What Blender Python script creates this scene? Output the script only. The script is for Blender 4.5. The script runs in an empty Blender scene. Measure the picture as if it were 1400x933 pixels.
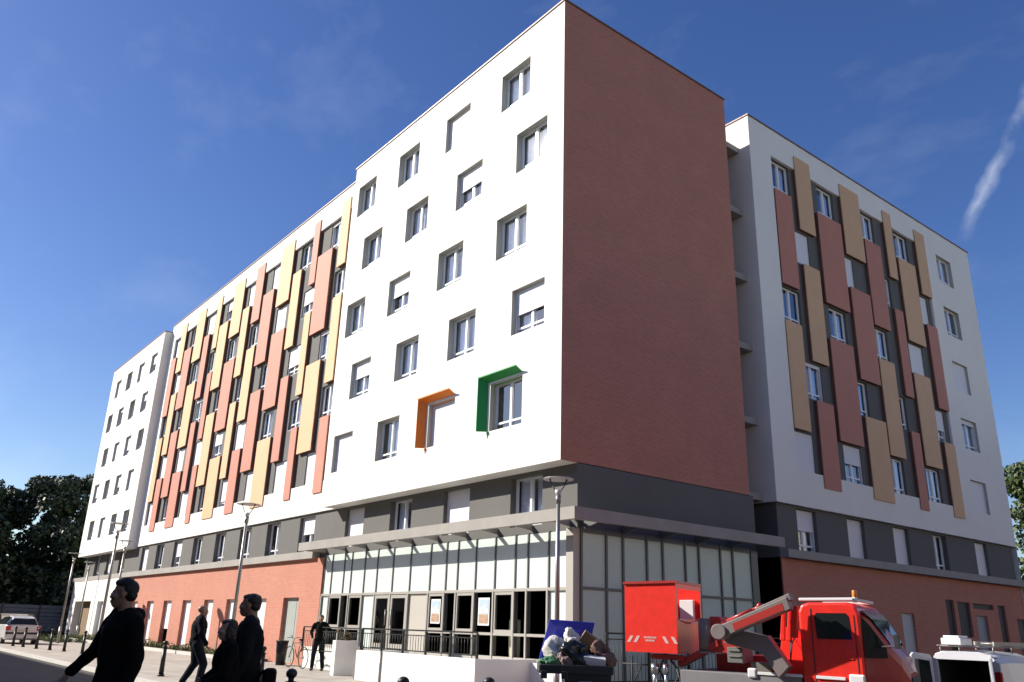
import bpy, bmesh, math, random
from mathutils import Vector, Matrix, noise
random.seed(7)
PI = math.pi
sc = bpy.context.scene
COL = sc.collection

# ------------------------------------------------------------------ materials
MATS = {}
def newmat(name):
    m = bpy.data.materials.new(name); m.use_nodes = True
    nt = m.node_tree
    return m, nt, nt.nodes['Principled BSDF']
def mat(name, col, rough=.6, metal=0., var=.0, scale=3., bump=0., bscale=60., spec=None, coat=0., emit=None, streak=0.):
    if name in MATS: return MATS[name]
    m, nt, p = newmat(name)
    p.inputs['Roughness'].default_value = rough
    p.inputs['Metallic'].default_value = metal
    if spec is not None: p.inputs['Specular IOR Level'].default_value = spec
    if coat: p.inputs['Coat Weight'].default_value = coat; p.inputs['Coat Roughness'].default_value = .08
    c = (*col, 1)
    p.inputs['Base Color'].default_value = c
    if var or streak:
        tc = nt.nodes.new('ShaderNodeTexCoord')
        n = nt.nodes.new('ShaderNodeTexNoise'); n.inputs['Scale'].default_value = scale; n.inputs['Detail'].default_value = 8
        n.inputs['Roughness'].default_value = .65
        nt.links.new(tc.outputs['Object'], n.inputs['Vector'])
        if streak:
            mp = nt.nodes.new('ShaderNodeMapping'); mp.inputs['Scale'].default_value = (1, 1, .12)
            nt.links.new(tc.outputs['Object'], mp.inputs['Vector']); nt.links.new(mp.outputs['Vector'], n.inputs['Vector'])
        r = nt.nodes.new('ShaderNodeMapRange'); v = var or streak
        r.inputs['From Min'].default_value = .3; r.inputs['From Max'].default_value = .7
        r.inputs['To Min'].default_value = 1 - v; r.inputs['To Max'].default_value = 1 + v * .5
        nt.links.new(n.outputs['Fac'], r.inputs['Value'])
        mx = nt.nodes.new('ShaderNodeVectorMath'); mx.operation = 'SCALE'
        mx.inputs[0].default_value = col
        nt.links.new(r.outputs['Result'], mx.inputs['Scale'])
        nt.links.new(mx.outputs['Vector'], p.inputs['Base Color'])
    if bump:
        tc = nt.nodes.new('ShaderNodeTexCoord')
        n = nt.nodes.new('ShaderNodeTexNoise'); n.inputs['Scale'].default_value = bscale; n.inputs['Detail'].default_value = 4
        nt.links.new(tc.outputs['Object'], n.inputs['Vector'])
        b = nt.nodes.new('ShaderNodeBump'); b.inputs['Strength'].default_value = bump; b.inputs['Distance'].default_value = .01
        nt.links.new(n.outputs['Fac'], b.inputs['Height']); nt.links.new(b.outputs['Normal'], p.inputs['Normal'])
    MATS[name] = m
    return m
def brickmat(name, c1, c2, mortar):
    m, nt, p = newmat(name); MATS[name] = m
    tc = nt.nodes.new('ShaderNodeTexCoord'); sx = nt.nodes.new('ShaderNodeSeparateXYZ')
    nt.links.new(tc.outputs['Object'], sx.inputs[0])
    ad = nt.nodes.new('ShaderNodeMath'); ad.operation = 'ADD'
    nt.links.new(sx.outputs['X'], ad.inputs[0]); nt.links.new(sx.outputs['Y'], ad.inputs[1])
    cb = nt.nodes.new('ShaderNodeCombineXYZ'); nt.links.new(ad.outputs[0], cb.inputs['X']); nt.links.new(sx.outputs['Z'], cb.inputs['Y'])
    b = nt.nodes.new('ShaderNodeTexBrick'); b.inputs['Scale'].default_value = 1
    b.inputs['Brick Width'].default_value = .23; b.inputs['Row Height'].default_value = .075
    b.inputs['Mortar Size'].default_value = .011; b.inputs['Mortar Smooth'].default_value = .2
    b.inputs['Color1'].default_value = (*c1, 1); b.inputs['Color2'].default_value = (*c2, 1); b.inputs['Mortar'].default_value = (*mortar, 1)
    nt.links.new(cb.outputs[0], b.inputs['Vector'])
    n = nt.nodes.new('ShaderNodeTexNoise'); n.inputs['Scale'].default_value = .8; n.inputs['Detail'].default_value = 6
    nt.links.new(tc.outputs['Object'], n.inputs['Vector'])
    r = nt.nodes.new('ShaderNodeMapRange'); r.inputs['From Min'].default_value = .3; r.inputs['From Max'].default_value = .7
    r.inputs['To Min'].default_value = .95; r.inputs['To Max'].default_value = 1.05
    nt.links.new(n.outputs['Fac'], r.inputs['Value'])
    mx = nt.nodes.new('ShaderNodeVectorMath'); mx.operation = 'SCALE'
    nt.links.new(b.outputs['Color'], mx.inputs[0]); nt.links.new(r.outputs['Result'], mx.inputs['Scale'])
    nt.links.new(mx.outputs['Vector'], p.inputs['Base Color'])
    bp = nt.nodes.new('ShaderNodeBump'); bp.inputs['Strength'].default_value = .4; bp.inputs['Distance'].default_value = .006; bp.invert = True
    nt.links.new(b.outputs['Fac'], bp.inputs['Height']); nt.links.new(bp.outputs['Normal'], p.inputs['Normal'])
    p.inputs['Roughness'].default_value = .85
    return m
def slatmat(name, col, pitch=.045, strength=.5):
    m, nt, p = newmat(name); MATS[name] = m
    p.inputs['Base Color'].default_value = (*col, 1); p.inputs['Roughness'].default_value = .55
    tc = nt.nodes.new('ShaderNodeTexCoord'); w = nt.nodes.new('ShaderNodeTexWave'); w.bands_direction = 'Z'
    w.inputs['Scale'].default_value = 1 / pitch * .314 / 1.0; w.wave_profile = 'SAW'
    nt.links.new(tc.outputs['Object'], w.inputs['Vector'])
    b = nt.nodes.new('ShaderNodeBump'); b.inputs['Strength'].default_value = strength; b.inputs['Distance'].default_value = .008
    nt.links.new(w.outputs['Fac'], b.inputs['Height']); nt.links.new(b.outputs['Normal'], p.inputs['Normal'])
    return m
def glassmat(name, tint, gl=.12):
    m, nt, p = newmat(name); MATS[name] = m
    nt.nodes.remove(p); out = nt.nodes['Material Output']
    t = nt.nodes.new('ShaderNodeBsdfTransparent'); t.inputs[0].default_value = (*tint, 1)
    g = nt.nodes.new('ShaderNodeBsdfGlossy'); g.inputs['Roughness'].default_value = .03; g.inputs['Color'].default_value = (.9, .95, 1, 1)
    f = nt.nodes.new('ShaderNodeLayerWeight'); f.inputs['Blend'].default_value = .5
    pw = nt.nodes.new('ShaderNodeMath'); pw.operation = 'POWER'; pw.inputs[1].default_value = 4; nt.links.new(f.outputs['Facing'], pw.inputs[0])
    a = nt.nodes.new('ShaderNodeMath'); a.operation = 'ADD'; a.use_clamp = True; a.inputs[1].default_value = gl
    nt.links.new(pw.outputs[0], a.inputs[0])
    mx = nt.nodes.new('ShaderNodeMixShader'); nt.links.new(a.outputs[0], mx.inputs[0])
    nt.links.new(t.outputs[0], mx.inputs[1]); nt.links.new(g.outputs[0], mx.inputs[2]); nt.links.new(mx.outputs[0], out.inputs[0])
    return m
WHITE = mat('white_render', (.80, .78, .73), .85, var=.05, scale=.5, bump=.15, streak=0)
GREY = mat('grey_render', (.125, .12, .112), .85, var=.08, scale=.8, bump=.2)
LEDGE = mat('ledge_concrete', (.33, .31, .285), .85, var=.12, scale=1.5, bump=.2)
BRICK = brickmat('brick', (.50, .195, .13), (.44, .165, .11), (.46, .23, .17))
SALMON = mat('salmon_panel', (.51, .205, .14), .7, var=.06, scale=1.2)
YELLOW = mat('ochre_panel', (.67, .41, .225), .7, var=.06, scale=1.2)
PVC = mat('white_pvc', (.8, .8, .8), .35)
SHUT = slatmat('shutter_slats', (.74, .73, .76))
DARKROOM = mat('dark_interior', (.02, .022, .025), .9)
CURT = mat('net_curtain', (.78, .80, .90), .9, var=.25, scale=9)
GLASS = glassmat('window_glass', (.86, .9, .95), .20)
HALLGLASS = glassmat('hall_glass', (.50, .56, .53), .10)
FROST2 = mat('shaded_frosted_panel', (.45, .58, .54), .3, var=.05, scale=.7)  # darker copy of the frosted panel, the side's shade put into its colour
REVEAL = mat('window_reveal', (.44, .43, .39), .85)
EDGE = mat('panel_shadow_gap', (.17, .08, .055), .8)  # brown backing colour stands for the shadow gap round the panels
WHITE2 = mat('shaded_wing_white', (.82, .79, .73), .85, var=.05, scale=.5, bump=.15)  # copy of the white render, lightened in colour to offset the wing's shade
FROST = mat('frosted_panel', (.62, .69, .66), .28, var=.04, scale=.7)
ALU = mat('grey_aluminium', (.38, .36, .33), .45, metal=.2)
DALU = mat('dark_mullion', (.12, .125, .12), .45, metal=.2)
COPING = mat('coping_metal', (.20, .13, .11), .5, metal=.3)
ORANGE = mat('orange_metal', (.85, .22, .02), .45)
GREEN = mat('green_metal', (.02, .30, .06), .45)
BLACKM = mat('black_metal', (.02, .022, .022), .45, metal=.3)
CONC = mat('concrete', (.42, .40, .37), .9, var=.12, scale=2, bump=.3)
STEEL = mat('galvanised_pole', (.30, .29, .28), .4, metal=.5)

# ------------------------------------------------------------------ mesh builder
class MB:
    def __init__(s): s.v = []; s.f = []; s.m = []; s.sm = []
    def add(s, vs, fs, m=0, smooth=False, T=None):
        o = len(s.v)
        if T is not None: vs = [T @ Vector(v) if isinstance(T, Matrix) else T(v) for v in vs]
        s.v += [tuple(v) for v in vs]; s.f += [tuple(o + i for i in f) for f in fs]; s.m += [m] * len(fs); s.sm += [smooth] * len(fs)
        return s
    def box(s, x0, x1, y0, y1, z0, z1, m=0, T=None):
        vs = [(x, y, z) for x in (x0, x1) for y in (y0, y1) for z in (z0, z1)]
        fs = [(0, 1, 3, 2), (4, 6, 7, 5), (0, 4, 5, 1), (2, 3, 7, 6), (0, 2, 6, 4), (1, 5, 7, 3)]
        return s.add(vs, fs, m, False, T)
    def quad(s, a, b, c, d, m=0, T=None): return s.add([a, b, c, d], [(0, 1, 2, 3)], m, False, T)
    def cyl(s, p0, p1, r0, r1=None, n=12, m=0, T=None, caps=True, smooth=True):
        r1 = r0 if r1 is None else r1
        p0, p1 = Vector(p0), Vector(p1); d = (p1 - p0)
        if d.length < 1e-6: return s
        d.normalize(); a = d.orthogonal().normalized(); b = d.cross(a)
        vs = []
        for p, r in ((p0, r0), (p1, r1)):
            for i in range(n):
                t = 2 * PI * i / n; vs.append(p + a * (r * math.cos(t)) + b * (r * math.sin(t)))
        fs = [(i, (i + 1) % n, n + (i + 1) % n, n + i) for i in range(n)]
        s.add(vs, fs, m, smooth, T)
        if caps:
            s.add(vs[:n], [tuple(range(n))[::-1]], m, False, T); s.add(vs[n:], [tuple(range(n))], m, False, T)
        return s
    def tube(s, pts, r, n=8, m=0, T=None):
        for a, b in zip(pts, pts[1:]): s.cyl(a, b, r, r, n, m, T)
        return s
    def ell(s, c, rx, ry, rz, m=0, nu=14, nv=9, T=None, R=None, jit=0):
        vs = []; fs = []
        for j in range(nv + 1):
            ph = PI * j / nv
            for i in range(nu):
                th = 2 * PI * i / nu
                v = Vector((rx * math.sin(ph) * math.cos(th), ry * math.sin(ph) * math.sin(th), rz * math.cos(ph)))
                if jit: v *= 1 + jit * (noise.noise(v * 9 + Vector(c) * 7) + .35 * abs(noise.noise(v * 30)) + .2 * abs(noise.noise(v * 60)))
                if R is not None: v = R @ v
                vs.append(v + Vector(c))
        for j in range(nv):
            for i in range(nu):
                fs.append((j * nu + i, (j + 1) * nu + i, (j + 1) * nu + (i + 1) % nu, j * nu + (i + 1) % nu))
        return s.add(vs, fs, m, True, T)
    def prism(s, poly, y0, y1, m=0, T=None, axis='y'):
        # poly in (x,z) extruded along y, or (y,z) along x, or (x,y) along z
        n = len(poly)
        def P(a, b, t): return (a, t, b) if axis == 'y' else ((t, a, b) if axis == 'x' else (a, b, t))
        vs = [P(a, b, y0) for a, b in poly] + [P(a, b, y1) for a, b in poly]
        fs = [tuple(range(n)), tuple(range(2 * n - 1, n - 1, -1))] + [(i, i + n, (i + 1) % n + n, (i + 1) % n) for i in range(n)]
        return s.add(vs, fs, m, False, T)
    def mesh(s, name, mats):
        me = bpy.data.meshes.new(name); me.from_pydata(s.v, [], s.f)
        for m in (mats if isinstance(mats, (list, tuple)) else [mats]): me.materials.append(m)
        me.polygons.foreach_set('material_index', s.m); me.polygons.foreach_set('use_smooth', s.sm)
        bm = bmesh.new(); bm.from_mesh(me); bmesh.ops.remove_doubles(bm, verts=bm.verts, dist=1e-5)
        bmesh.ops.recalc_face_normals(bm, faces=bm.faces); bm.to_mesh(me); bm.free()
        return me
    def build(s, name, mats, parent=None, bevel=0, loc=None, rot=None, off=None):
        if off is not None: s.v = [tuple(Vector(v) - Vector(off)) for v in s.v]
        o = bpy.data.objects.new(name, s.mesh(name, mats)); COL.objects.link(o)
        if parent: o.parent = parent
        if loc is not None: o.location = loc
        if rot is not None: o.rotation_euler = rot
        if bevel:
            b = o.modifiers.new('bevel', 'BEVEL'); b.width = bevel; b.segments = 2; b.limit_method = 'ANGLE'; b.angle_limit = .6
        return o
def tag(o, label=None, cat=None, group=None, kind=None):
    if label: o['label'] = label
    if cat: o['category'] = cat
    if group: o['group'] = group
    if kind: o['kind'] = kind
    return o
def empty(name, loc=(0, 0, 0), rz=0, label=None, cat=None, group=None):
    o = bpy.data.objects.new(name, None); COL.objects.link(o); o.location = loc; o.rotation_euler = (0, 0, rz)
    o.empty_display_size = .2
    return tag(o, label, cat, group)
def child(name, me, parent, loc=(0, 0, 0), rz=0):
    o = bpy.data.objects.new(name, me); COL.objects.link(o); o.parent = parent; o.location = loc; o.rotation_euler = (0, 0, rz); return o
def copy_tree(o, parent=None):
    c = o.copy(); COL.objects.link(c)
    if parent is not None: c.parent = parent
    for ch in [x for x in bpy.data.objects if x.parent == o]: copy_tree(ch, c)
    return c

# ------------------------------------------------------------------ camera
CP = Vector((15.8197, -14.0877, 1.4993)); yaw, pit, rol = .906841, .336026, .030556
fw = Vector((-math.sin(yaw) * math.cos(pit), math.cos(yaw) * math.cos(pit), math.sin(pit)))
rr = Vector((math.cos(yaw), math.sin(yaw), 0)); uu = rr.cross(fw)
r2 = rr * math.cos(rol) + uu * math.sin(rol); u2 = -rr * math.sin(rol) + uu * math.cos(rol)
cam = bpy.data.cameras.new('camera'); co = bpy.data.objects.new('camera', cam); COL.objects.link(co)
M = Matrix((r2, u2, -fw)).transposed().to_4x4(); M.translation = CP; co.matrix_world = M
cam.sensor_width = 36; cam.lens = 1128.27 / 1400 * 36; cam.clip_start = .1; cam.clip_end = 3000
sc.camera = co

# ------------------------------------------------------------------ light
SUN = Vector((-1.08, -1.0, .9)).normalized()
w = bpy.data.worlds.new('World'); sc.world = w; w.use_nodes = True
nt = w.node_tree; bg = nt.nodes['Background']
sky = nt.nodes.new('ShaderNodeTexSky'); sky.sky_type = 'NISHITA'; sky.sun_disc = False
el = math.asin(SUN.z); sky.sun_elevation = el; sky.sun_rotation = math.atan2(SUN.x, SUN.y)
sky.air_density = 1.0; sky.dust_density = .45; sky.ozone_density = 2.0; sky.altitude = 50
bg.inputs['Strength'].default_value = .083
# thin contrail and faint cirrus: part of the sky, by direction
tc = nt.nodes.new('ShaderNodeTexCoord')
def vm(op, *ins):
    n = nt.nodes.new('ShaderNodeVectorMath'); n.operation = op
    for i, x in enumerate(ins):
        if isinstance(x, (tuple, Vector)): n.inputs[i].default_value = tuple(x)
        else: nt.links.new(x, n.inputs[i])
    return n
def ma(op, *ins, clamp=False):
    n = nt.nodes.new('ShaderNodeMath'); n.operation = op; n.use_clamp = clamp
    for i, x in enumerate(ins):
        if isinstance(x, (int, float)): n.inputs[i].default_value = x
        else: nt.links.new(x, n.inputs[i])
    return n
A_, B_ = Vector((-.318, .852, .412)).normalized(), Vector((-.225, .822, .524)).normalized()
Nn = A_.cross(B_).normalized(); mid = (A_ + B_).normalized(); along = (B_ - A_).normalized()
nz = nt.nodes.new('ShaderNodeTexNoise'); nz.inputs['Scale'].default_value = 14; nz.inputs['Detail'].default_value = 6
nt.links.new(tc.outputs['Generated'], nz.inputs['Vector'])
dist = vm('DOT_PRODUCT', tc.outputs['Generated'], Nn)
wob = ma('MULTIPLY_ADD', nz.outputs['Fac'], .030, -.015)
dd = ma('ABSOLUTE', ma('ADD', dist.outputs['Value'], wob.outputs[0]).outputs[0])
band = ma('SUBTRACT', 1, ma('DIVIDE', dd.outputs[0], .0085).outputs[0], clamp=True)
al = vm('DOT_PRODUCT', tc.outputs['Generated'], along)
a0 = along.dot(A_); 
fade = nt.nodes.new('ShaderNodeMapRange'); fade.interpolation_type = 'SMOOTHSTEP'
nt.links.new(al.outputs['Value'], fade.inputs['Value']); fade.inputs['From Min'].default_value = a0 - .02; fade.inputs['From Max'].default_value = a0 + .03
front = vm('DOT_PRODUCT', tc.outputs['Generated'], mid)
fr = ma('GREATER_THAN', front.outputs['Value'], .5)
nz2 = nt.nodes.new('ShaderNodeTexNoise'); nz2.inputs['Scale'].default_value = 22; nz2.inputs['Detail'].default_value = 5
nt.links.new(tc.outputs['Generated'], nz2.inputs['Vector'])
g2 = nt.nodes.new('ShaderNodeMapRange'); nt.links.new(nz2.outputs['Fac'], g2.inputs['Value']); g2.inputs['From Min'].default_value = .34; g2.inputs['From Max'].default_value = .62
ct = ma('MULTIPLY', ma('MULTIPLY', band.outputs[0], fade.outputs[0]).outputs[0], ma('MULTIPLY', fr.outputs[0], g2.outputs[0]).outputs[0])
mp = nt.nodes.new('ShaderNodeMapping'); mp.inputs['Rotation'].default_value = (.3, .2, .9); mp.inputs['Scale'].default_value = (2.2, 5, 7)
nt.links.new(tc.outputs['Generated'], mp.inputs['Vector'])
nc = nt.nodes.new('ShaderNodeTexNoise'); nc.inputs['Scale'].default_value = 1.3; nc.inputs['Detail'].default_value = 7; nc.inputs['Roughness'].default_value = .6
nt.links.new(mp.outputs[0], nc.inputs['Vector'])
ci = nt.nodes.new('ShaderNodeMapRange'); nt.links.new(nc.outputs['Fac'], ci.inputs['Value'])
ci.inputs['From Min'].default_value = .52; ci.inputs['From Max'].default_value = .85; ci.inputs['To Max'].default_value = .11
cf = ma('ADD', ma('MULTIPLY', ct.outputs[0], .36).outputs[0], ci.outputs[0], clamp=True)
mixc = nt.nodes.new('ShaderNodeMix'); mixc.data_type = 'RGBA'
hs0 = nt.nodes.new('ShaderNodeHueSaturation'); hs0.inputs['Saturation'].default_value = 1.26; hs0.inputs['Hue'].default_value = .517; nt.links.new(sky.outputs[0], hs0.inputs['Color'])
nt.links.new(cf.outputs[0], mixc.inputs[0]); nt.links.new(hs0.outputs[0], mixc.inputs[6]); mixc.inputs[7].default_value = (7.0, 7.4, 8.2, 1)
nt.links.new(mixc.outputs[2], bg.inputs['Color'])
sl = bpy.data.lights.new('sun', 'SUN'); sl.energy = 4.9; sl.angle = math.radians(.5); sl.color = (1, .935, .83)
so = bpy.data.objects.new('sun', sl); COL.objects.link(so)
so.rotation_euler = (-SUN).to_track_quat('-Z', 'Y').to_euler(); so.location = (-40, -40, 40)
sc.view_settings.view_transform = 'Standard'; sc.view_settings.look = 'None'; sc.view_settings.exposure = .74; sc.view_settings.gamma = 1
sc.view_settings.use_curve_mapping = False
sc.cycles.max_bounces = 8; sc.cycles.transparent_max_bounces = 16
sc.cycles.use_denoising = True

# ------------------------------------------------------------------ ground
def ss(t): t = max(0, min(1, t)); return t * t * (3 - 2 * t)
def gz(x, y): return -.10 - .36 * ss((x - .5) / 2.5) * ss((y + 7.5) / 6)
ASPH = mat('asphalt', (.062, .060, .058), .9, var=.22, scale=1.1, bump=.5, bscale=90)
xs = [-900, -300, -120, -80] + [-60 + 10 * i for i in range(6)] + [i * .5 for i in range(0, 22)] + [14, 20, 40, 120, 900]
ys = [-900, -200, -60, -20, -12] + [-9 + .5 * i for i in range(20)] + [4, 10, 20, 40, 80, 200, 900]
g = MB(); nx = len(xs)
vs = [(x, y, gz(x, y)) for y in ys for x in xs]
fs = [(j * nx + i, j * nx + i + 1, (j + 1) * nx + i + 1, (j + 1) * nx + i) for j in range(len(ys) - 1) for i in range(nx - 1)]
g.add(vs, fs); tag(g.build('ground', ASPH), kind='structure')
# pavement: slabs with joints
pm, pnt, pp = newmat('paving'); MATS['paving'] = pm
tcp = pnt.nodes.new('ShaderNodeTexCoord'); bt = pnt.nodes.new('ShaderNodeTexBrick'); bt.offset = .5
bt.inputs['Scale'].default_value = 1; bt.inputs['Brick Width'].default_value = 1.2; bt.inputs['Row Height'].default_value = .9; bt.inputs['Mortar Size'].default_value = .012
bt.inputs['Color1'].default_value = (.42, .375, .33, 1); bt.inputs['Color2'].default_value = (.37, .335, .295, 1); bt.inputs['Mortar'].default_value = (.2, .18, .16, 1)
pnt.links.new(tcp.outputs['Object'], bt.inputs['Vector'])
pn = pnt.nodes.new('ShaderNodeTexNoise'); pn.inputs['Scale'].default_value = 1.4; pn.inputs['Detail'].default_value = 8; pnt.links.new(tcp.outputs['Object'], pn.inputs['Vector'])
pr = pnt.nodes.new('ShaderNodeMapRange'); pnt.links.new(pn.outputs['Fac'], pr.inputs['Value']); pr.inputs['From Min'].default_value = .3; pr.inputs['From Max'].default_value = .7; pr.inputs['To Min'].default_value = .78; pr.inputs['To Max'].default_value = 1.1
pv = pnt.nodes.new('ShaderNodeVectorMath'); pv.operation = 'SCALE'; pnt.links.new(bt.outputs['Color'], pv.inputs[0]); pnt.links.new(pr.outputs[0], pv.inputs['Scale'])
pnt.links.new(pv.outputs[0], pp.inputs['Base Color']); pp.inputs['Roughness'].default_value = .85
poly = [(-90, -7.1), (-3, -7.1), (1, -9.6), (12, -9.6), (12, -6.6), (2, -6.6), (2, .9), (-90, .9)]
g = MB(); g.prism(poly, -.7, 0, axis='z'); tag(g.build('pavement', pm), kind='structure')
k = MB(); kp = poly[:6]
KERB = mat('kerb_stone', (.52, .50, .47), .85, var=.1, scale=2, bump=.2)
for (x0, y0), (x1, y1) in zip(kp, kp[1:]):
    d = Vector((x1 - x0, y1 - y0, 0)); L = d.length; d.normalize(); nrm = Vector((d.y, -d.x, 0)); n = max(1, int(L / 1.0))
    for i in range(n):
        a = Vector((x0, y0, 0)) + d * (L * i / n + .006); b = Vector((x0, y0, 0)) + d * (L * (i + 1) / n - .006)
        c_ = [a - nrm * .10, a + nrm * .06, b + nrm * .06, b - nrm * .10]
        k.add([(*p[:2], z) for z in (-.62, .006) for p in c_], [(0, 1, 2, 3), (7, 6, 5, 4), (0, 4, 5, 1), (1, 5, 6, 2), (2, 6, 7, 3), (3, 7, 4, 0)])
tag(k.build('kerb', KERB), kind='structure')

# ------------------------------------------------------------------ the apartment building
TL = lambda p: Vector((p[0], p[1], p[2]))
TR = lambda p: Vector((-p[1], p[0], p[2]))
ZB, ZT = 5.68, 20.38
bld = empty('apartment_building', (0, 0, 0), 0, 'long white seven storey block with brick end wall, ochre and salmon facade panels', 'building')
def sheet(mb, T, u0, u1, z0, z1, v, holes=(), depth=.3, m=0, mr=None):
    us = sorted({u0, u1, *[h[0] for h in holes], *[h[1] for h in holes]}); zs = sorted({z0, z1, *[h[2] for h in holes], *[h[3] for h in holes]})
    for a, b in zip(us, us[1:]):
        for c, d in zip(zs, zs[1:]):
            um, zm = (a + b) / 2, (c + d) / 2
            if any(h[0] < um < h[1] and h[2] < zm < h[3] for h in holes): continue
            mb.quad((a, v, c), (b, v, c), (b, v, d), (a, v, d), m, T)
    mr = m if mr is None else mr
    for h in holes:
        a, b, c, d = h; w_ = v + depth
        mb.quad((a, v, c), (a, w_, c), (a, w_, d), (a, v, d), mr, T); mb.quad((b, v, c), (b, v, d), (b, w_, d), (b, w_, c), mr, T)
        mb.quad((a, v, d), (a, w_, d), (b, w_, d), (b, v, d), mr, T); mb.quad((a, v, c), (b, v, c), (b, w_, c), (a, w_, c), mr, T)

WCACHE = {}
def window(T, u, z, w_, h, v, shut=0., dark=False, rail=True):
    w_ = round(w_, 2); h = round(h, 2)
    loc = T((u, v, z)); rz = 0 if T is TL else PI / 2
    def cm(key, fn, mats):
        if key not in WCACHE: mb = MB(); fn(mb); WCACHE[key] = mb.mesh(key[0], mats)
        return WCACHE[key]
    def fr(mb):
        t = .055
        mb.box(0, t, 0, .07, 0, h); mb.box(w_ - t, w_, 0, .07, 0, h); mb.box(t, w_ - t, 0, .07, h - t, h); mb.box(t, w_ - t, 0, .07, 0, t)
        mb.box(w_ * .5 - .045, w_ * .5 + .045, -.012, .07, t, h - t)
        if rail: mb.box(t, w_ * .5 - .045, -.006, .066, .20, .26); mb.box(w_ * .5 + .045, w_ - t, -.006, .066, .20, .26)
        for a, b in ((t, w_ * .5 - .045), (w_ * .5 + .045, w_ - t)):
            mb.box(a, a + .03, .01, .06, .26 if rail else t, h - t); mb.box(b - .03, b, .01, .06, .26 if rail else t, h - t)
    o = child('window' if shut < .99 else 'shuttered_window', cm(('window', w_, h, rail), fr, [PVC]), bld, loc, rz)
    if shut < .99:
        child('pane', cm(('pane', w_, h), lambda mb: mb.quad((.05, .035, .05), (w_ - .05, .035, .05), (w_ - .05, .035, h - .05), (.05, .035, h - .05)), [GLASS]), o)
        kind = 'none' if dark else random.choice(['both', 'left', 'right', 'both', 'both'])
        if kind != 'none':
            def cf_(mb):
                spans = {'both': [(.03, w_ * .42), (w_ * .56, w_ - .03)], 'left': [(.03, w_ * .48)], 'right': [(w_ * .5, w_ - .03)]}[kind]
                for a, b in spans:
                    n = 16; pts = [(a + (b - a) * i / n, .17 + .025 * math.sin(i * 2.1)) for i in range(n + 1)]
                    for p_, q_ in zip(pts, pts[1:]): mb.quad((*p_, .02), (*q_, .02), (*q_, h - .02), (*p_, h - .02))
            child('curtain', cm(('curtain', w_, h, kind), cf_, [CURT]), o)
    if shut > 0:
        hh = round(h * shut, 2)
        def sf(mb):
            mb.box(.01, w_ - .01, -.05, -.022, h - hh + .01, h - .005)
            mb.box(0, .05, -.06, -.016, 0.02, h); mb.box(w_ - .05, w_, -.06, -.016, 0.02, h)
            mb.box(.05, w_ - .05, -.058, -.018, h - hh + .005, h - hh + .05)
        child('roller_shutter', cm(('roller_shutter', w_, h, hh), sf, [SHUT]), o)
    if not rail or True:
        child('sill', cm(('sill', w_), lambda mb: mb.box(-.0, w_, -.10, .0, -.035, 0.0), [PVC]), o)
    return o
def shutter(T, u, z, w_, h, v, name='closed_shutter'):
    mb = MB(); mb.box(0, w_, 0, .04, 0, h); mb.box(0, .05, -.02, 0, 0, h); mb.box(w_ - .05, w_, -.02, 0, 0, h)
    return mb.build(name, SHUT, bld, loc=T((u, v, z)), rot=(0, 0, 0 if T is TL else PI / 2))

SH_MAIN = {(4, 1): 1, (3, 1): .5, (2, 2): .5, (1, 0): .55, (1, 3): .45, (0, 1): 1, (0, 3): 1}
# --- main block, white front
holes = []
for k_ in range(5):
    for j in range(4):
        u0 = (-3.15 if k_ % 2 == 0 else -2.25) - 3.34 * j; z0 = 6.93 + 2.725 * k_
        holes.append((u0, u0 + 1.5, z0, z0 + 1.43))
        window(TL, u0, z0, 1.5, 1.43, .21, SH_MAIN.get((k_, j), 0), dark=(k_, j) == (0, 0))
mb = MB(); sheet(mb, TL, -13.6, 0, ZB, ZT, 0, holes, .30, 0, 1)
mb.quad((-13.6, 0, ZB), (-13.6, .5, ZB), (-13.6, .5, ZT), (-13.6, 0, ZT))
mb.quad((-13.6, 0, ZB), (0, 0, ZB), (0, .62, ZB), (-13.6, .62, ZB))
mb.build('white_wall', [WHITE, REVEAL], bld)
mb = MB(); mb.quad((0, 0.0, ZB), (0, 7.97, ZB), (0, 7.97, ZT), (0, 0, ZT)); mb.quad((0, 7.97, ZB), (-2.2, 7.97, ZB), (-2.2, 7.97, ZT), (0, 7.97, ZT))
mb.quad((0, .62, ZB), (0, 7.97, ZB), (-.2, 7.97, ZB), (-.2, .62, ZB))
mb.build('brick_end_wall', BRICK, bld)
mb = MB()
def coping(x0, x1, y0, y1, z): mb.box(x0, x1, y0, y1, z, z + .05)
coping(-13.65, .04, -.04, .22, ZT); coping(-.22, .04, .22, 8.0, ZT); coping(-13.65, -13.45, .22, 8, ZT)
coping(-40.4, -13.66, .46, .75, ZT); coping(-.22, .04, 9.37, 27.73, ZT); coping(-12, -.23, 9.37, 9.6, ZT)
coping(-53.45, -40.36, -.04, .22, 19.93); coping(-40.58, -40.36, .23, 2, 19.93)
mb.build('coping', COPING, bld)
# cores (floors and rooms behind) and roofs
mb = MB()
mb.box(-13.4, -.3, 1.35, 7.9, .1, 20.1); mb.box(-40.4, -13.4, 1.5, 12, .1, 20.1); mb.box(-53.3, -40.5, 1.2, 12, .1, 19.7)
mb.box(-12, -1.3, 9.5, 27.6, .1, 20.1); mb.box(-12, -2.0, 7.9, 9.5, .1, 20.0)
mb.build('inner_core', DARKROOM, bld)
mb = MB(); mb.box(-13.55, -.02, .02, 7.95, 20.12, 20.2); mb.box(-40.38, -13.6, .55, 12, 20.12, 20.2); mb.box(-53.4, -40.45, .02, 12, 19.7, 19.78); mb.box(-12, -.02, 9.43, 27.66, 20.12, 20.2)
mb.build('roof', CONC, bld)
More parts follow.
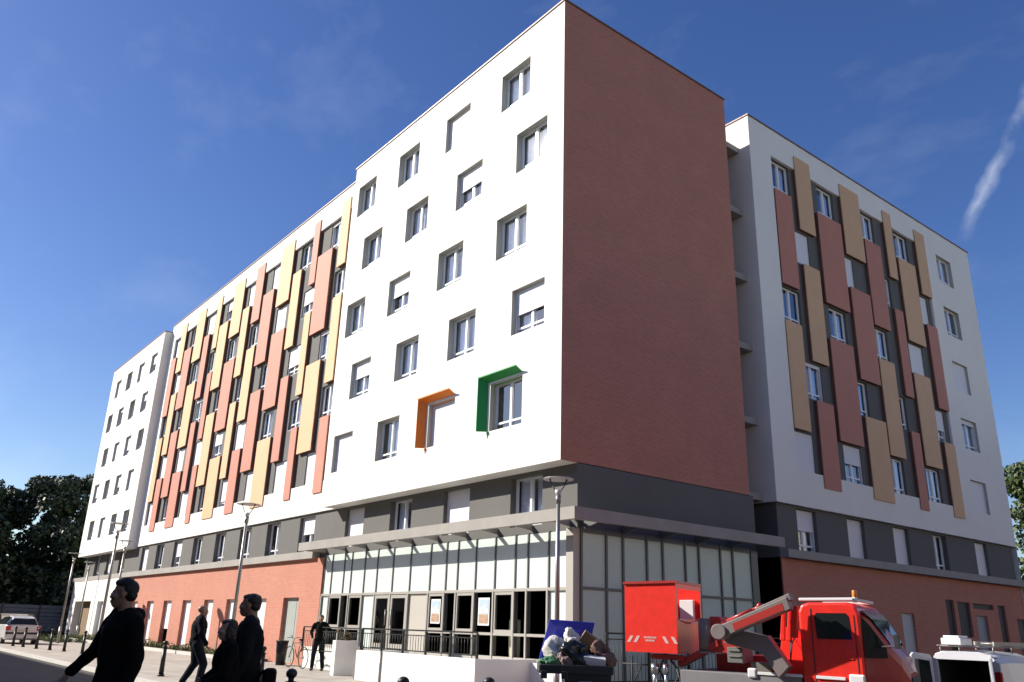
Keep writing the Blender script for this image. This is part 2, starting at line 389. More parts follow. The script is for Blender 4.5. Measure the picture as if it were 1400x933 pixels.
# --- recess with balcony slabs between brick block and right wing
mb = MB(); mb.quad((-2.0, 7.97, 0), (-2.0, 9.41, 0), (-2.0, 9.41, 20.1), (-2.0, 7.97, 20.1)); mb.build('recess_wall', GREY, bld)
for z_ in (5.95, 8.5, 11.15, 13.8, 16.45, 19.15):
    s_ = MB(); s_.box(-1.98, -.5, 7.98, 9.40, z_ - .22, z_); s_.build('balcony_slab', LEDGE, bld)
# --- right wing
oddR = [(10.85, 1.2), (14.0, 1.2), (17.2, 1.2), (20.2, 1.2)]; evR = [(11.85, 1.15), (15.08, 1.15), (18.25, 1.0), (21.45, 1.1)]
SR = {(2, 0): 1, (2, 1): 1, (2, 3): 1, (3, 3): 1, (4, 0): .1, (4, 3): .65, (5, 0): 1, (5, 1): .5}
ROWZ = {1: 17.76, 2: 15.08, 3: 12.38, 4: 9.68, 5: 6.9}; ROWH = {1: 1.37, 2: 1.35, 3: 1.38, 4: 1.38, 5: 1.4}
def band(T, v, u0, u1, odd, ev, SH):
    hs = []
    for r in range(1, 6):
        for j, (u, w_) in enumerate(odd if r % 2 else ev):
            hs.append((u, u + w_, ROWZ[r], ROWZ[r] + ROWH[r]))
            window(T, u, ROWZ[r], w_, ROWH[r], v + .10, SH.get((r, j), 0))
    b_ = MB(); sheet(b_, T, u0, u1, 6.9, 19.15, v, hs, .25); b_.build('recessed_grey_wall', GREY, bld)
colR = [(24.0, 1.5, ROWZ[r] - .02, 1.40, s_) for r, s_ in ((1, 0), (2, 0), (3, 1), (4, .15), (5, 1))]
hw = [(u, u + w_, z, z + h) for u, w_, z, h, s_ in colR]
for u, w_, z, h, s_ in colR: window(TR, u, z, w_, h, .17, s_)
mb = MB(); sheet(mb, TR, 9.41, 23.4, ZB, ZT, 0, [(10.75, 22.88, 6.9, 19.15)], .12); sheet(mb, TR, 23.4, 27.69, ZB, ZT, 0, hw, .4, 0, 1)
mb.quad((0, 9.41, ZB), (-12, 9.41, ZB), (-12, 9.41, ZT), (0, 9.41, ZT)); mb.quad((0, 27.69, 0), (-12, 27.69, 0), (-12, 27.69, ZT), (0, 27.69, ZT))
mb.quad((0, 9.41, ZB), (0, 27.69, ZB), (-.3, 27.69, ZB), (-.3, 9.41, ZB))
mb.build('right_wing_wall', [WHITE2, REVEAL], bld)
band(TR, .11, 10.7, 22.93, oddR, evR, SR)
# --- middle section
oddL = [(-16.85, 1.22), (-20.1, 1.25), (-23.5, 1.22), (-26.75, 1.1), (-30.0, 1.2), (-33.2, 1.2), (-36.4, 1.2), (-39.4, 1.1)]
evL = [(-16.05, 1.22), (-19.2, 1.2), (-22.35, 1.22), (-25.75, 1.2), (-28.9, 1.2), (-32.0, 1.2), (-35.1, 1.2), (-38.2, 1.1)]
SLM = {(1, 0): .12, (1, 2): 1, (1, 3): 1, (1, 4): .45, (1, 5): 1, (1, 7): 1, (2, 1): .55, (2, 2): .93, (2, 7): .9, (3, 0): .12, (3, 1): .7, (3, 5): .12, (4, 3): 1, (4, 4): .5, (4, 5): 1, (4, 6): 1, (4, 7): 1, (5, 0): 1, (5, 1): 1, (5, 2): 1, (5, 3): .8, (5, 5): 1, (5, 7): 1}
mb = MB(); sheet(mb, TL, -40.4, -13.6, ZB, ZT, .5, [(-39.45, -14.75, 6.9, 19.15)], .12)
mb.quad((-40.4, .5, ZB), (-13.6, .5, ZB), (-13.6, .7, ZB), (-40.4, .7, ZB))
mb.build('middle_white_wall', WHITE, bld)
band(TL, .61, -39.5, -14.7, oddL, evL, SLM)
# --- coloured vertical panels
SPAN = {'top': (16.5, 19.75), 'o13': (13.8, 17.72), 'e24': (11.12, 15.02), 'o35': (8.35, 12.34), 'bot': (6.45, 9.62)}
def panel(T, v, u0, u1, sp, colr):
    z0, z1 = SPAN[sp]; p = MB(); p.box(u0, u1, v, v + .035, z0, z1, 0, T); p.box(u0 + .012, u1 - .012, v + .0355, v + .155, z0 + .012, z1 - .012, 1, T)
    p.build('facade_panel', [SALMON if colr == 's' else YELLOW, EDGE], bld)
OPL = [(-17.7, -16.25), (-20.42, -19.5), (-24.1, -22.75), (-26.92, -26.0), (-30.5, -29.15), (-33.1, -32.2), (-36.75, -35.4), (-39.45, -38.45)]
EPL = [(-15.62, -14.85), (-18.48, -17.85), (-22.25, -20.72), (-25.5, -24.42), (-28.72, -27.2), (-31.4, -30.7), (-34.98, -33.5), (-38.05, -37.05)]
for i, (a, b) in enumerate(OPL):
    panel(TL, .45, a, b, 'o13', 'sysyysss'[i]); panel(TL, .45, a + .08, b, 'o35', 'yssyyssy'[i])
for i, (a, b) in enumerate(EPL):
    panel(TL, .45, a, b, 'top', 'ysysyyyy'[i]); panel(TL, .45, a, b, 'e24', 'yysyssyy'[i])
    panel(TL, .45, a, b, 'bot', 'ssysysss'[i])
OPR = [(10.78, 11.85), (13.65, 15.35), (17.22, 18.5), (20.05, 21.55)]; EPR = [(12.3, 13.36), (15.6, 17.08), (19.1, 19.78), (21.95, 22.88)]
for i, (a, b) in enumerate(OPR): panel(TR, -.05, a, b, 'o13', 'sssy'[i]); panel(TR, -.05, a - .02, b - .1, 'o35', 'ysyy'[i])
for i, (a, b) in enumerate(EPR): panel(TR, -.05, a, b, 'top', 'yyyy'[i]); panel(TR, -.05, a, b, 'e24', 'ysss'[i]); panel(TR, -.05, a, b, 'bot', 'sysy'[i])
# --- far block
hs = []
for k_ in range(5):
    for j in range(4):
        u0 = (-51.75 if k_ % 2 == 0 else -52.45) + 3.02 * j; z0 = (6.7, 9.42, 12.05, 14.75, 17.35)[k_]
        hs.append((u0, u0 + 1.35, z0, z0 + 1.37)); window(TL, u0, z0, 1.35, 1.37, .20, {(4, 0): 1, (4, 2): 1, (3, 3): .4, (2, 1): 1, (1, 0): .7, (1, 2): .6, (1, 3): 1, (2, 2): .7, (0, 1): 1, (4, 3): .5, (3, 1): .2}.get((k_, j), 0), dark=True)
mb = MB(); sheet(mb, TL, -53.43, -40.4, 5.6, 19.93, 0, hs, .35, 0, 1)
mb.quad((-40.4, 0, 5.6), (-40.4, .6, 5.6), (-40.4, .6, 19.93), (-40.4, 0, 19.93)); mb.quad((-53.43, 0, 5.6), (-53.43, 12, 5.6), (-53.43, 12, 19.93), (-53.43, 0, 19.93))
mb.quad((-53.43, 0, 5.6), (-40.4, 0, 5.6), (-40.4, .7, 5.6), (-53.43, .7, 5.6)); mb.build('far_block_wall', [WHITE, REVEAL], bld)
# --- grey first floor
GL = [(-2.8, 0), (-6.2, 1), (-9.5, 0), (-12.75, 1), (-16.75, .5), (-20.1, 0), (-23.3, 0), (-26.5, 0), (-29.8, 0), (-33.0, .6), (-36.2, 0), (-39.2, 1), (-44.2, 0), (-47.4, 1), (-50.6, 0)]
hs = []
for u, s_ in GL:
    hs.append((u, u + 1.4, 4.2, 5.58)); window(TL, u, 4.2, 1.4, 1.38, .6 + .2, s_)
mb = MB(); sheet(mb, TL, -53.3, 0, 3.9, 5.7, .6, hs, .3)
hr = []
for u, s_ in ((10.7, .5), (13.8, 1), (17.0, 1), (20.1, 0), (23.8, 1)):
    hr.append((u, u + 1.15, 4.2, 5.6)); window(TR, u, 4.2, 1.15, 1.4, .15 + .2, s_)
sheet(mb, TR, .6, 8.15, 3.9, 5.7, .0); sheet(mb, TR, 9.58, 27.5, 3.9, 5.7, .15, hr, .3)
mb.quad((0, 8.15, 0), (-2, 8.15, 0), (-2, 8.15, 5.7), (0, 8.15, 5.7)); mb.quad((-.15, 9.58, 0), (-2, 9.58, 0), (-2, 9.58, 5.7), (-.15, 9.58, 5.7)); mb.quad((-53.3, .6, 3.9), (-53.3, 8, 3.9), (-53.3, 8, 5.7), (-53.3, .6, 5.7))
mb.build('grey_floor_wall', GREY, bld)
# --- ledge
mb = MB(); mb.box(-55.3, -14.62, .28, .62, 3.87, 4.15); mb.box(-55.3, -53.2, .62, 9, 3.87, 4.15)
mb.box(-.16, .15, 9.62, 30.5, 3.93, 4.19); mb.box(-4, -.16, 27.6, 30.5, 3.93, 4.19); mb.build('concrete_ledge', LEDGE, bld)
# --- brick ground floor with shuttered openings
DOORM = mat('door_grey', (.33, .36, .34), .5, var=.06, scale=2)
opn = [(-38.9, 1.2), (-35.8, 1.25), (-32.75, 1.35), (-29.6, 1.3), (-26.4, 1.25), (-23.44, 1.25), (-20.25, 1.35)]
mb = MB(); hb = [(u, u + w_, .12, 2.43) for u, w_ in opn] + [(-17.2, -15.75, .02, 2.44)]
sheet(mb, TL, -42, -13.95, -.1, 3.88, .45, hb, .25); mb.quad((-13.95, .45, 0), (-13.95, .62, 0), (-13.95, .62, 3.88), (-13.95, .45, 3.88)); 
hR = [(16.8, 17.72, -.5, 2.48), (20.34, 21.02, -.5, 3.1), (21.32, 22.4, 1.72, 3.06), (22.7, 24.6, 2.84, 3.05), (22.86, 23.85, -.5, 2.58), (25.0, 25.7, -.5, 3.06), (26.75, 27.6, -.5, 2.55)]
mb.build('brick_ground_floor', BRICK, bld); mb = MB()
sheet(mb, TR, 9.58, 27.8, -.6, 3.94, .1, hR, .15); mb.quad((-.1, 9.58, 0), (-1.5, 9.58, 0), (-1.5, 9.58, 3.94), (-.1, 9.58, 3.94)); mb.quad((-.1, 27.8, -.6), (-3, 27.8, -.6), (-3, 27.8, 3.94), (-.1, 27.8, 3.94))
mb.build('brick_street_wall', BRICK, bld)
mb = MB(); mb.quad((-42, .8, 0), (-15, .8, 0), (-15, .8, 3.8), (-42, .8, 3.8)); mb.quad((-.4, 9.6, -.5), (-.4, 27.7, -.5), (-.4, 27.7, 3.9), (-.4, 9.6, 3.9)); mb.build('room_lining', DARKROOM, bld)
for i, (u, w_) in enumerate(opn):
    lo = {2: 1.0}.get(i, .12)
    shutter(TL, u, lo, w_, 2.43 - lo, .62)
d_ = MB(); d_.box(0, .95, 0, .05, 0, 2.38); d_.box(.99, 1.45, 0, .05, 0, 2.38); d_.box(.95, .99, .01, .04, 0, 2.38); d_.box(0, 1.45, -.02, .06, 2.38, 2.42)
dd_ = d_.build('service_door', DOORM, bld, loc=(-17.2, .6, .02)); h_ = MB(); h_.cyl((.86, -.06, 1.02), (.86, 0, 1.02), .012); h_.cyl((.76, -.06, 1.02), (.87, -.06, 1.02), .012); h_.build('handle', STEEL, dd_)
WD = mat('pale_door', (.45, .47, .50), .5); LOUV = slatmat('louvre', (.06, .06, .065), .06, 1)
for nm, u, z, w_, h, m_ in (('service_door', 16.8, -.45, .92, 2.92, WD), ('service_door', 22.86, -.45, .99, 3.02, mat('bluish_door', (.25, .28, .33), .5)), ('service_door', 26.75, -.45, .85, 2.98, GREY), ('louvre', 20.34, -.45, .68, 3.54, LOUV), ('louvre', 21.32, 1.72, 1.08, 1.34, LOUV), ('louvre', 22.7, 2.84, 1.9, .21, LOUV), ('louvre', 25.0, -.45, .7, 3.5, LOUV)):
    d_ = MB(); d_.box(0, w_, 0, .04, 0, h); d_.box(0, .05, -.015, 0, 0, h); d_.box(w_ - .05, w_, -.015, 0, 0, h); d_.box(.05, w_ - .05, -.015, 0, h - .05, h)
    d_.build(nm, m_, bld, loc=TR((u, .2, z)), rot=(0, 0, PI / 2))
# far block ground floor (white)
mb = MB(); sheet(mb, TL, -54.5, -42, -.1, 3.88, .3, [(-53.0, -48.35, .0, 2.5), (-46.5, -45.0, .0, 2.47)], .5)
mb.quad((-54.5, .3, 0), (-54.5, 9, 0), (-54.5, 9, 3.88), (-54.5, .3, 3.88)); mb.quad((-42, .3, 0), (-42, .5, 0), (-42, .5, 3.88), (-42, .3, 3.88)); mb.build('far_ground_floor_wall', WHITE, bld)
d_ = MB(); d_.box(-53, -48.35, .8, .85, 0, 2.5); d_.build('garage_door', mat('garage_brown', (.20, .13, .07), .7), bld); shutter(TL, -46.5, 0, 1.5, 2.47, .55)

# --- glazed hall
mulL = [-13.9, -13.3, -12.34, -11.78, -10.81, -9.93, -8.88, -7.79, -6.62, -5.74, -5.13, -4.22, -3.3, -2.39, -1.85, -1.0, -.22]
mulR = [.7, 1.59, 2.21, 3.13, 3.77, 4.71, 5.31, 6.29, 6.87, 7.78]
fr = MB()
for i, u in enumerate(mulL): fr.box(u - .025, u + .025, .5, .62, .7, 3.98, 1); fr.box(u - .03, u + .03, .46, .5, .7, 2.50, 0)
fr.box(-13.9, -.2, .47, .6, 2.47, 2.55, 0); fr.box(-13.9, -.2, .48, .6, .70, .80, 0)
for a, b in ((-13.3, -10.81), (-6.62, -1.0)): fr.box(a, b, .475, .6, 1.33, 1.40, 0)
fr.box(-.25, .02, .44, .72, 0, 4.0, 0)
for u in mulR: fr.box(u - .03, u + .03, -.07, .05, 0, 4.05, 1, TR)
fr.box(.7, 7.78, -.06, .05, 2.50, 2.57, 1, TR); fr.box(.7, 7.78, -.05, .05, 3.90, 4.05, 1, TR); fr.box(7.78, 8.15, -.01, .3, 0, 4.0, 1, TR)
hall = fr.build('glazed_front', [ALU, DALU], bld)
def pane(T, u0, u1, z0, z1, v, m_, nm='glass_panel'):
    p = MB()
    if m_ is HALLGLASS: p.quad((u0 + .02, v, z0), (u1 - .02, v, z0), (u1 - .02, v, z1), (u0 + .02, v, z1), 0, T)
    else: p.box(u0 + .02, u1 - .02, v, v + .02, z0, z1, 0, T); return p.build(nm, m_, hall)
for a, b in zip(mulL, mulL[1:]): pane(TL, a, b, 2.55, 3.95, .53, FROST)
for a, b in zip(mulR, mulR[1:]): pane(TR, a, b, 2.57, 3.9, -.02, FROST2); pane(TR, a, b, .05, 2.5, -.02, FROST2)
low = {0: FROST, 4: FROST, 7: mat('grey_infill', (.42, .39, .35), .6), 15: FROST}
for i, (a, b) in enumerate(zip(mulL, mulL[1:])):
    if i in (5, 6): continue
    if i in low: pane(TL, a, b, .80, 2.47, .53, low[i])
    else:
        pane(TL, a, b, .80, 1.33, .53, HALLGLASS); pane(TL, a, b, 1.40, 2.47, .53, HALLGLASS)
        if i in (1, 3, 8, 10, 12):
            q = MB()
            for x0, x1, z0, z1 in ((a + .03, a + .10, 1.40, 2.47), (b - .10, b - .03, 1.40, 2.47), (a + .1, b - .1, 2.39, 2.47), (a + .1, b - .1, 1.40, 1.48)): q.box(x0, x1, .485, .528, z0, z1)
            q.build('casement_frame', ALU, hall)
for a, b in ((-9.90, -8.90), (-8.86, -7.82)):
    q = MB()
    for x0, x1, z0, z1 in ((a + .02, a + .12, .82, 2.45), (b - .12, b - .02, .82, 2.45), (a + .12, b - .12, 2.35, 2.45), (a + .12, b - .12, .82, .95)): q.box(x0, x1, .48, .53, z0, z1)
    q.quad((a + .12, .505, .95), (b - .12, .505, .95), (b - .12, .505, 2.35), (a + .12, .505, 2.35), 1); dr = q.build('entrance_door', [ALU, HALLGLASS], bld)
    h_ = MB(); xx = b - .16 if a < -9 else a + .16; h_.cyl((xx, .44, 1.5), (xx, .44, 2.0), .015); h_.build('handle', STEEL, dr)
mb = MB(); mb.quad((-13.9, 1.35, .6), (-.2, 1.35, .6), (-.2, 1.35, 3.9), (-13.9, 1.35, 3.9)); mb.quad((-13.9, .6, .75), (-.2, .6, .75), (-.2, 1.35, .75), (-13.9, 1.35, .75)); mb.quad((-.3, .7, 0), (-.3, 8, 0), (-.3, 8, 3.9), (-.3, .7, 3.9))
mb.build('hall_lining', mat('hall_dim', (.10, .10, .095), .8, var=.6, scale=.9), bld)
mb = MB(); mb.box(-2.95, -2.7, .8, 1.0, .76, 1.75); mb.build('hall_column', mat('cream_column', (.55, .53, .38), .6), bld)
# --- canopy
cp = MB(); cp.box(-14.62, .89, -.32, -.2, 4.08, 4.38); cp.box(.75, .89, -.2, 8.35, 4.08, 4.38); cp.box(-14.62, -14.5, -.2, .6, 4.10, 4.38); cp.box(0.0, .75, 8.25, 8.35, 4.10, 4.38)
canopy = cp.build('canopy', LEDGE, bld)
dk = glassmat('canopy_glass', (.95, .97, .96), .0); q = MB(); q.quad((-14.5, -.2, 4.25), (.75, -.2, 4.25), (.75, .58, 4.25), (-14.5, .58, 4.25)); q.quad((.02, .58, 4.25), (.75, .58, 4.25), (.75, 8.25, 4.25), (.02, 8.25, 4.25)); q.build('glass_deck', dk, canopy)
xs_ = [-14.1 + 1.535 * i for i in range(10)]
for x in xs_:
    q = MB(); q.prism([(-.2, 4.14), (-.2, 4.22), (.6, 4.22), (.6, 4.06), (.5, 4.06)], x - .025, x + .025, axis='x'); q.build('bracket', ALU, canopy)
for y in [.75 + 1.5 * i for i in range(6)]:
    q = MB(); q.prism([(.75, 4.14), (.75, 4.22), (0, 4.22), (0, 3.98), (.1, 3.98)], y - .035, y + .035, axis='y'); q.build('bracket', DALU, canopy)
q = MB(); q.cyl((.0, .6, 4.18), (.72, -.18, 4.18), .05); q.build('bracket', DALU, canopy)
# --- orange and green window surrounds
for u, m_, nm in ((-3.178, GREEN, 'green'), (-6.518, ORANGE, 'orange')):
    q = MB(); q.prism([(u - .30, -.24), (u - .265, -.25), (u + .035, .15), (u, .15)], 6.94, 8.56, axis='z')
    q.prism([(-.25, 8.56), (-.25, 8.60), (.15, 8.38), (.15, 8.34)], u - .30, u + 1.50, axis='x'); q.box(u - .02, u + .0, -.06, .0, 6.84, 6.94)
    s_ = q.build('window_surround', m_, bld); s_['label'] = f'bright {nm} projecting metal surround on the left and top of a window'

# ------------------------------------------------------------------ posters
def poster(x, z, w_, h, label):
    p = MB(); p.box(0, w_, 0, .01, 0, h, 0); p.box(.04, w_ - .04, -.006, 0, h * .42, h - .05, 1); p.box(.04, w_ - .04, -.006, 0, .05, h * .40, 2)
    for i in range(4): p.box(.08 + i * w_ * .2, .08 + i * w_ * .2 + w_ * .14, -.010, -.006, h * .44, h * (.6 + .08 * (i % 3)), 3)
    o = p.build('poster', [mat('paper', (.75, .75, .75), .8), mat('poster_sky', (.38, .48, .62), .6), mat('poster_warm', (.42, .27, .18), .6, var=.5, scale=14), mat('poster_blocks', (.65, .66, .68), .6)], loc=(x, .515, z))
    tag(o, label, 'poster', 'posters in the hall windows')
poster(-6.45, 1.60, .50, .70, 'left poster with pale blocks over orange, in narrow framed window of the glazed hall')
poster(-4.02, 1.58, .52, .74, 'right poster with pale blocks over orange, in wide dark pane of the glazed hall')

# ------------------------------------------------------------------ terrace
tw = MB(); tw.box(-7.25, -1.3, -1.52, -1.32, -.6, .80); tw.box(-1.5, -1.3, -1.32, .40, -.6, .797); tw.box(-7.25, -7.05, -1.32, .2, -.6, .797)
tw.box(-7.05, -1.5, -1.32, .45, -.6, .70); tw.box(-13.9, -7.25, .0, .45, -.6, .70); tw.box(-1.3, .0, .2, .45, -.6, .72)
tag(tw.build('terrace_wall', mat('white_wall_paint', (.80, .79, .76), .85, var=.06, scale=1.2)), 'white rendered low wall of the terrace in front of the glazed hall', 'low wall')
pi_ = MB(); pi_.cyl((-5.72, -1.55, -.1), (-5.72, -1.55, .82), .025); tag(pi_.build('drainpipe', STEEL), 'thin grey pipe standing against the white terrace wall', 'pipe')
pb = MB(); pb.box(-9.15, -8.93, -1.3, -.5, -.05, 1.02)
pl = tag(pb.build('planter_box', mat('planter_render', (.78, .76, .73), .85, var=.08, scale=2)), 'white rendered pier beside the entrance ramp', 'pier')
tb = MB()
for i in range(90):
    a = random.random() * 6.28; r_ = random.random() * .17; h0 = 1.02 + random.random() * .22
    c = Vector((-9.04 + r_ * math.cos(a) * .6, -.9 + r_ * math.sin(a), h0)); d = Vector((random.uniform(-1, 1), random.uniform(-1, 1), random.uniform(-.3, 1))).normalized() * .06; e = d.orthogonal().normalized() * .02
    tb.quad(c - d, c + e, c + d, c - e)
tb.cyl((-9.04, -.9, 1.02), (-9.04, -.9, 1.14), .02, n=6)
tag(tb.build('small_plant', mat('dry_plant', (.10, .07, .03), .8)), 'small brownish plant on top of the white pier', 'plant')
def railing(name, p0, p1, z0, z1, label, step=.13, post=1.1, rb=.008):
    p0, p1 = Vector(p0), Vector(p1); L = (p1 - p0).length; d = (p1 - p0) / L
    root = empty(name, (p0.x, p0.y, z0), math.atan2(d.y, d.x), label, 'railing'); H = z1 - z0
    q = MB(); q.box(0, L, -.022, .022, H - .04, H); q.box(0, L, -.012, .012, H - .16, H - .135); q.box(0, L, -.014, .014, .06, .09); q.build('rail', BLACKM, root)
    n = int(L / step); q = MB()
    for i in range(1, n): q.cyl((L * i / n, 0, .09), (L * i / n, 0, H - .135), rb, n=6)
    q.build('balusters', BLACKM, root)
    for i in range(int(round(L / post)) + 1):
        x = L * i / round(L / post); q = MB(); q.box(x - .025, x + .025, -.027, .027, 0, H - .042); q.build('post', BLACKM, root)
railing('terrace_railing', (-7.1, -1.40, 0), (-1.4, -1.40, 0), .80, 1.42, 'dark metal railing on top of the white terrace wall')
railing('ramp_railing', (-12.9, -.55, 0), (-7.3, -.55, 0), .55, 1.40, 'dark metal railing along the ramp, between the white pier and brick wall', post=1.4)
railing('side_railing', (1.25, .35, 0), (1.25, 7.6, 0), .35, 1.50, 'black metal railing along the shaded side of the glazed hall behind the red basket', post=1.45)
q = MB(); q.box(1.15, 1.35, .3, 7.7, -.7, .35); tag(q.build('side_plinth', CONC), 'low concrete plinth under the shaded side railing', 'plinth')

# ------------------------------------------------------------------ street lamps
def lamp():
    r = empty('street_lamp')
    p = MB(); p.cyl((0, 0, 0), (0, 0, .9), .075, .07, 14); p.cyl((0, 0, .9), (0, 0, 4.55), .06, .045, 14); p.cyl((0, 0, 4.42), (0, 0, 4.62), .062, .062, 14); p.build('pole', STEEL, r)
    p = MB(); p.cyl((0, 0, 4.62), (0, 0, 4.74), .055, .085, 14); p.build('lamp_head', mat('lamp_head', (.6, .6, .58), .4), r)
    for s_ in (-1, 1):
        q = MB(); q.tube([(s_ * .05, 0, 4.70), (s_ * .14, 0, 4.84), (s_ * .20, 0, 5.0)], .013, 6); q.ell((s_ * .2, 0, 4.985), .028, .028, .02); q.build('strut', BLACKM, r)
    q = MB(); q.cyl((0, 0, 5.0), (0, 0, 5.015), .37, .36, 32); q.cyl((0, 0, 5.015), (0, 0, 5.04), .36, .05, 32); q.build('reflector_disc', mat('lamp_disc', (.42, .42, .42), .4, metal=.3), r)
    return r
lp = lamp(); LABELS = [((-10.13, -4.19, 1), 'street lamp with flat disc top standing behind the couple, before the brick wall'),
 ((1.0, -.95, .985), 'street lamp before the corner of the glazed hall, its pole behind the overfull bin'),
 ((-20.43, -5.45, 1.01), 'tallest looking street lamp left of the brick ground floor, beside the tall man\'s head'),
 ((-27.91, -3.21, 1.), 'street lamp second from the leftmost white wall, just right of a taller looking one'),
 ((-39.77, -2.98, 1.), 'leftmost street lamp, seen against the dark trees'),
 ((-48.0, -.3, 1.0), 'smallest looking, most distant street lamp in front of the far white ground floor')]
for i, ((x, y, s_), lb) in enumerate(LABELS):
    o = lp if i == 0 else copy_tree(lp)
    o.location = (x, y, 0); o.scale = (1, 1, s_); o.rotation_euler.z = .9; tag(o, lb, 'street lamp', 'street lamps along the pavement')

# ------------------------------------------------------------------ bollards
def bollard():
    r = empty('bollard'); q = MB(); q.cyl((0, 0, 0), (0, 0, .06), .085, .08, 16); q.cyl((0, 0, .06), (0, 0, .74), .062, .048, 16)
    q.cyl((0, 0, .74), (0, 0, .77), .065, .065, 16); q.cyl((0, 0, .77), (0, 0, .81), .035, .035, 12); q.build('post', BLACKM, r)
    q = MB(); q.ell((0, 0, .865), .068, .068, .065); q.build('ball_top', BLACKM, r); return r
b0 = bollard()
BL = [((-33.87, -6.16), 'leftmost black bollard, before the left tail light of the white hatchback'), ((-32.41, -5.95), 'second black bollard from the left, before the number plate of the white hatchback'),
 ((-30.26, -5.75), 'third black bollard from the left, before the right corner of the white hatchback'), ((-28.55, -5.5), 'fourth black bollard from the left, just right of the white hatchback'),
 ((-27.09, -5.2), 'fifth black bollard from the left, before the low beige wall'), ((-24.74, -4.97), 'sixth black bollard from the left, by the swinging arm of the man in the hoodie'),
 ((-9.32, -6.33), 'black bollard on the pale paving left of the bald walking man'), ((-5.2, -5.2), 'black bollard just right of the bald walking man, before the couple'), ((4.84, -9.02), 'near black ball topped bollard right of the couple'),
 ((6.65, -8.41), 'near black ball topped bollard under the middle of the white terrace wall'), ((6.95, -7.35), 'near black ball topped bollard just left of the overfull bin')]
for i, ((x, y), lb) in enumerate(BL):
    o = b0 if i == 0 else copy_tree(b0)
    o.location = (x, y, .0); o.scale = (1.1, 1.1, 1.0); tag(o, lb, 'bollard', 'black bollards along the kerb')

# ------------------------------------------------------------------ plants
def leafcloud(mb, centres, n, size, m=0, flat=.6, nm=1):
    for _ in range(n):
        c, R = random.choice(centres)
        d = Vector((random.gauss(0, 1), random.gauss(0, 1), random.gauss(0, 1))).normalized(); rr_ = R * (.55 + .5 * random.random() ** .6)
        p = Vector(c) + Vector((d.x * rr_, d.y * rr_, d.z * rr_ * .8))
        a = (d + Vector((random.uniform(-.9, .9), random.uniform(-.9, .9), random.uniform(-.3, 1.2)))).normalized().orthogonal().normalized()
        nn = (d + Vector((random.uniform(-1, 1), random.uniform(-1, 1), random.uniform(-1, 1)))).normalized(); a = nn.orthogonal().normalized(); b = nn.cross(a)
        t = random.random() * 6.28; a, b = a * math.cos(t) + b * math.sin(t), b * math.cos(t) - a * math.sin(t)
        s_ = size * random.uniform(.6, 1.3)
        mb.add([p - a * s_, p - b * s_ * flat, p + a * s_, p + b * s_ * flat], [(0, 1, 2, 3)], m + random.randrange(nm))
def leafm(name, c):
    m_ = mat(name, c, .6, var=.35, scale=.8); return m_
TRUNK = mat('bark', (.09, .07, .055), .95, var=.2, scale=4)
def tree(x, y, H, R, label, cols, n=9000, size=.22, trunk=.35, group=None, shape=1.0):
    r = empty('tree', (x, y, -.1), 0, label, 'tree', group)
    q = MB(); q.cyl((0, 0, -.1), (.1, 0, H * .3), trunk, trunk * .75, 10); q.cyl((.1, 0, H * .3), (0, .1, H * .8), trunk * .75, trunk * .2, 8)
    cs = []
    for i in range(26):
        a = random.random() * 6.28; f = random.random(); zz = H * (.22 + .72 * f); rad = R * (1 - abs(f - .4) ** 1.6 * shape) * random.uniform(.45, .85)
        c = Vector((rad * math.cos(a), rad * math.sin(a), zz)); cs.append((c, R * random.uniform(.22, .42)))
        if i % 2 == 0: q.cyl((0, 0, zz * .7), c, trunk * .25, .03, 6)
    q.build('trunk', TRUNK, r); cs.append((Vector((0, 0, H * .85)), R * .35)); cs.append((Vector((0, 0, H * .5)), R * .6))
    q = MB(); leafcloud(q, cs, n, size, nm=len(cols)); q.build('crown', cols, r)
DG = [leafm('dark_leaf', (.022, .04, .014)), leafm('mid_leaf', (.035, .062, .018)), leafm('deep_leaf', (.012, .022, .012))]
LG = [leafm('olive_leaf', (.07, .10, .025)), leafm('green_leaf', (.05, .085, .025))]
BG_ = [leafm('blue_leaf', (.02, .04, .045)), leafm('blue_leaf2', (.03, .055, .05))]
RG = [leafm('rust_leaf', (.10, .05, .022)), leafm('rust_leaf2', (.08, .06, .02))]
tree(-65, .5, 14.2, 4.2, 'tallest dark round crowned tree beside the far end of the white block', DG, 16000, .2, group='trees left of the building')
tree(-66, -6.5, 12.2, 4.6, 'dark broad tree, leftmost in the photo, with sky showing through its top', DG, 14000, .22, group='trees left of the building')
tree(-69, -3.0, 12.0, 4.0, 'dark tree between the leftmost tree and the tallest round crowned one', DG, 12000, .22, group='trees left of the building')
tree(-61, 2.2, 8.6, 3.2, 'low dark tree filling the gap beside the end of the white block', DG, 9000, .18, group='trees left of the building')
tree(-76, -12, 12.5, 5, 'dark tree at the left edge behind the leftmost crown', DG, 9000, .26, group='trees left of the building')
tree(-72, 6, 11, 4.5, 'dark tree standing far behind the end of the white block', DG, 9000, .26, group='trees left of the building')
tree(-5.0, 47, 13.2, 3.6, 'olive green tree beyond the right end of the building', LG, 11000, .18, group='trees right of the building')
tree(-6.0, 58, 18.5, 4.0, 'tall blue green conifer rising at the right edge', BG_, 11000, .18, group='trees right of the building', shape=1.8)
tree(-2.2, 43, 8.0, 2.6, 'rusty brown bush like tree at the right edge below the olive one', RG, 7000, .15, group='trees right of the building')
tree(1.5, 50, 8.5, 4.0, 'low dark green tree at the right edge behind the ledge', DG, 8000, .2, group='trees right of the building')
hg = MB(); cs = [((random.uniform(-58, -95), random.uniform(-14, 10), random.uniform(.3, 4.2)), random.uniform(.8, 1.9)) for _ in range(110)]
leafcloud(hg, cs, 26000, .22, nm=3); tag(hg.build('undergrowth', DG), 'dark mass of shrubs under the trees on the left', 'shrubs', kind='stuff')
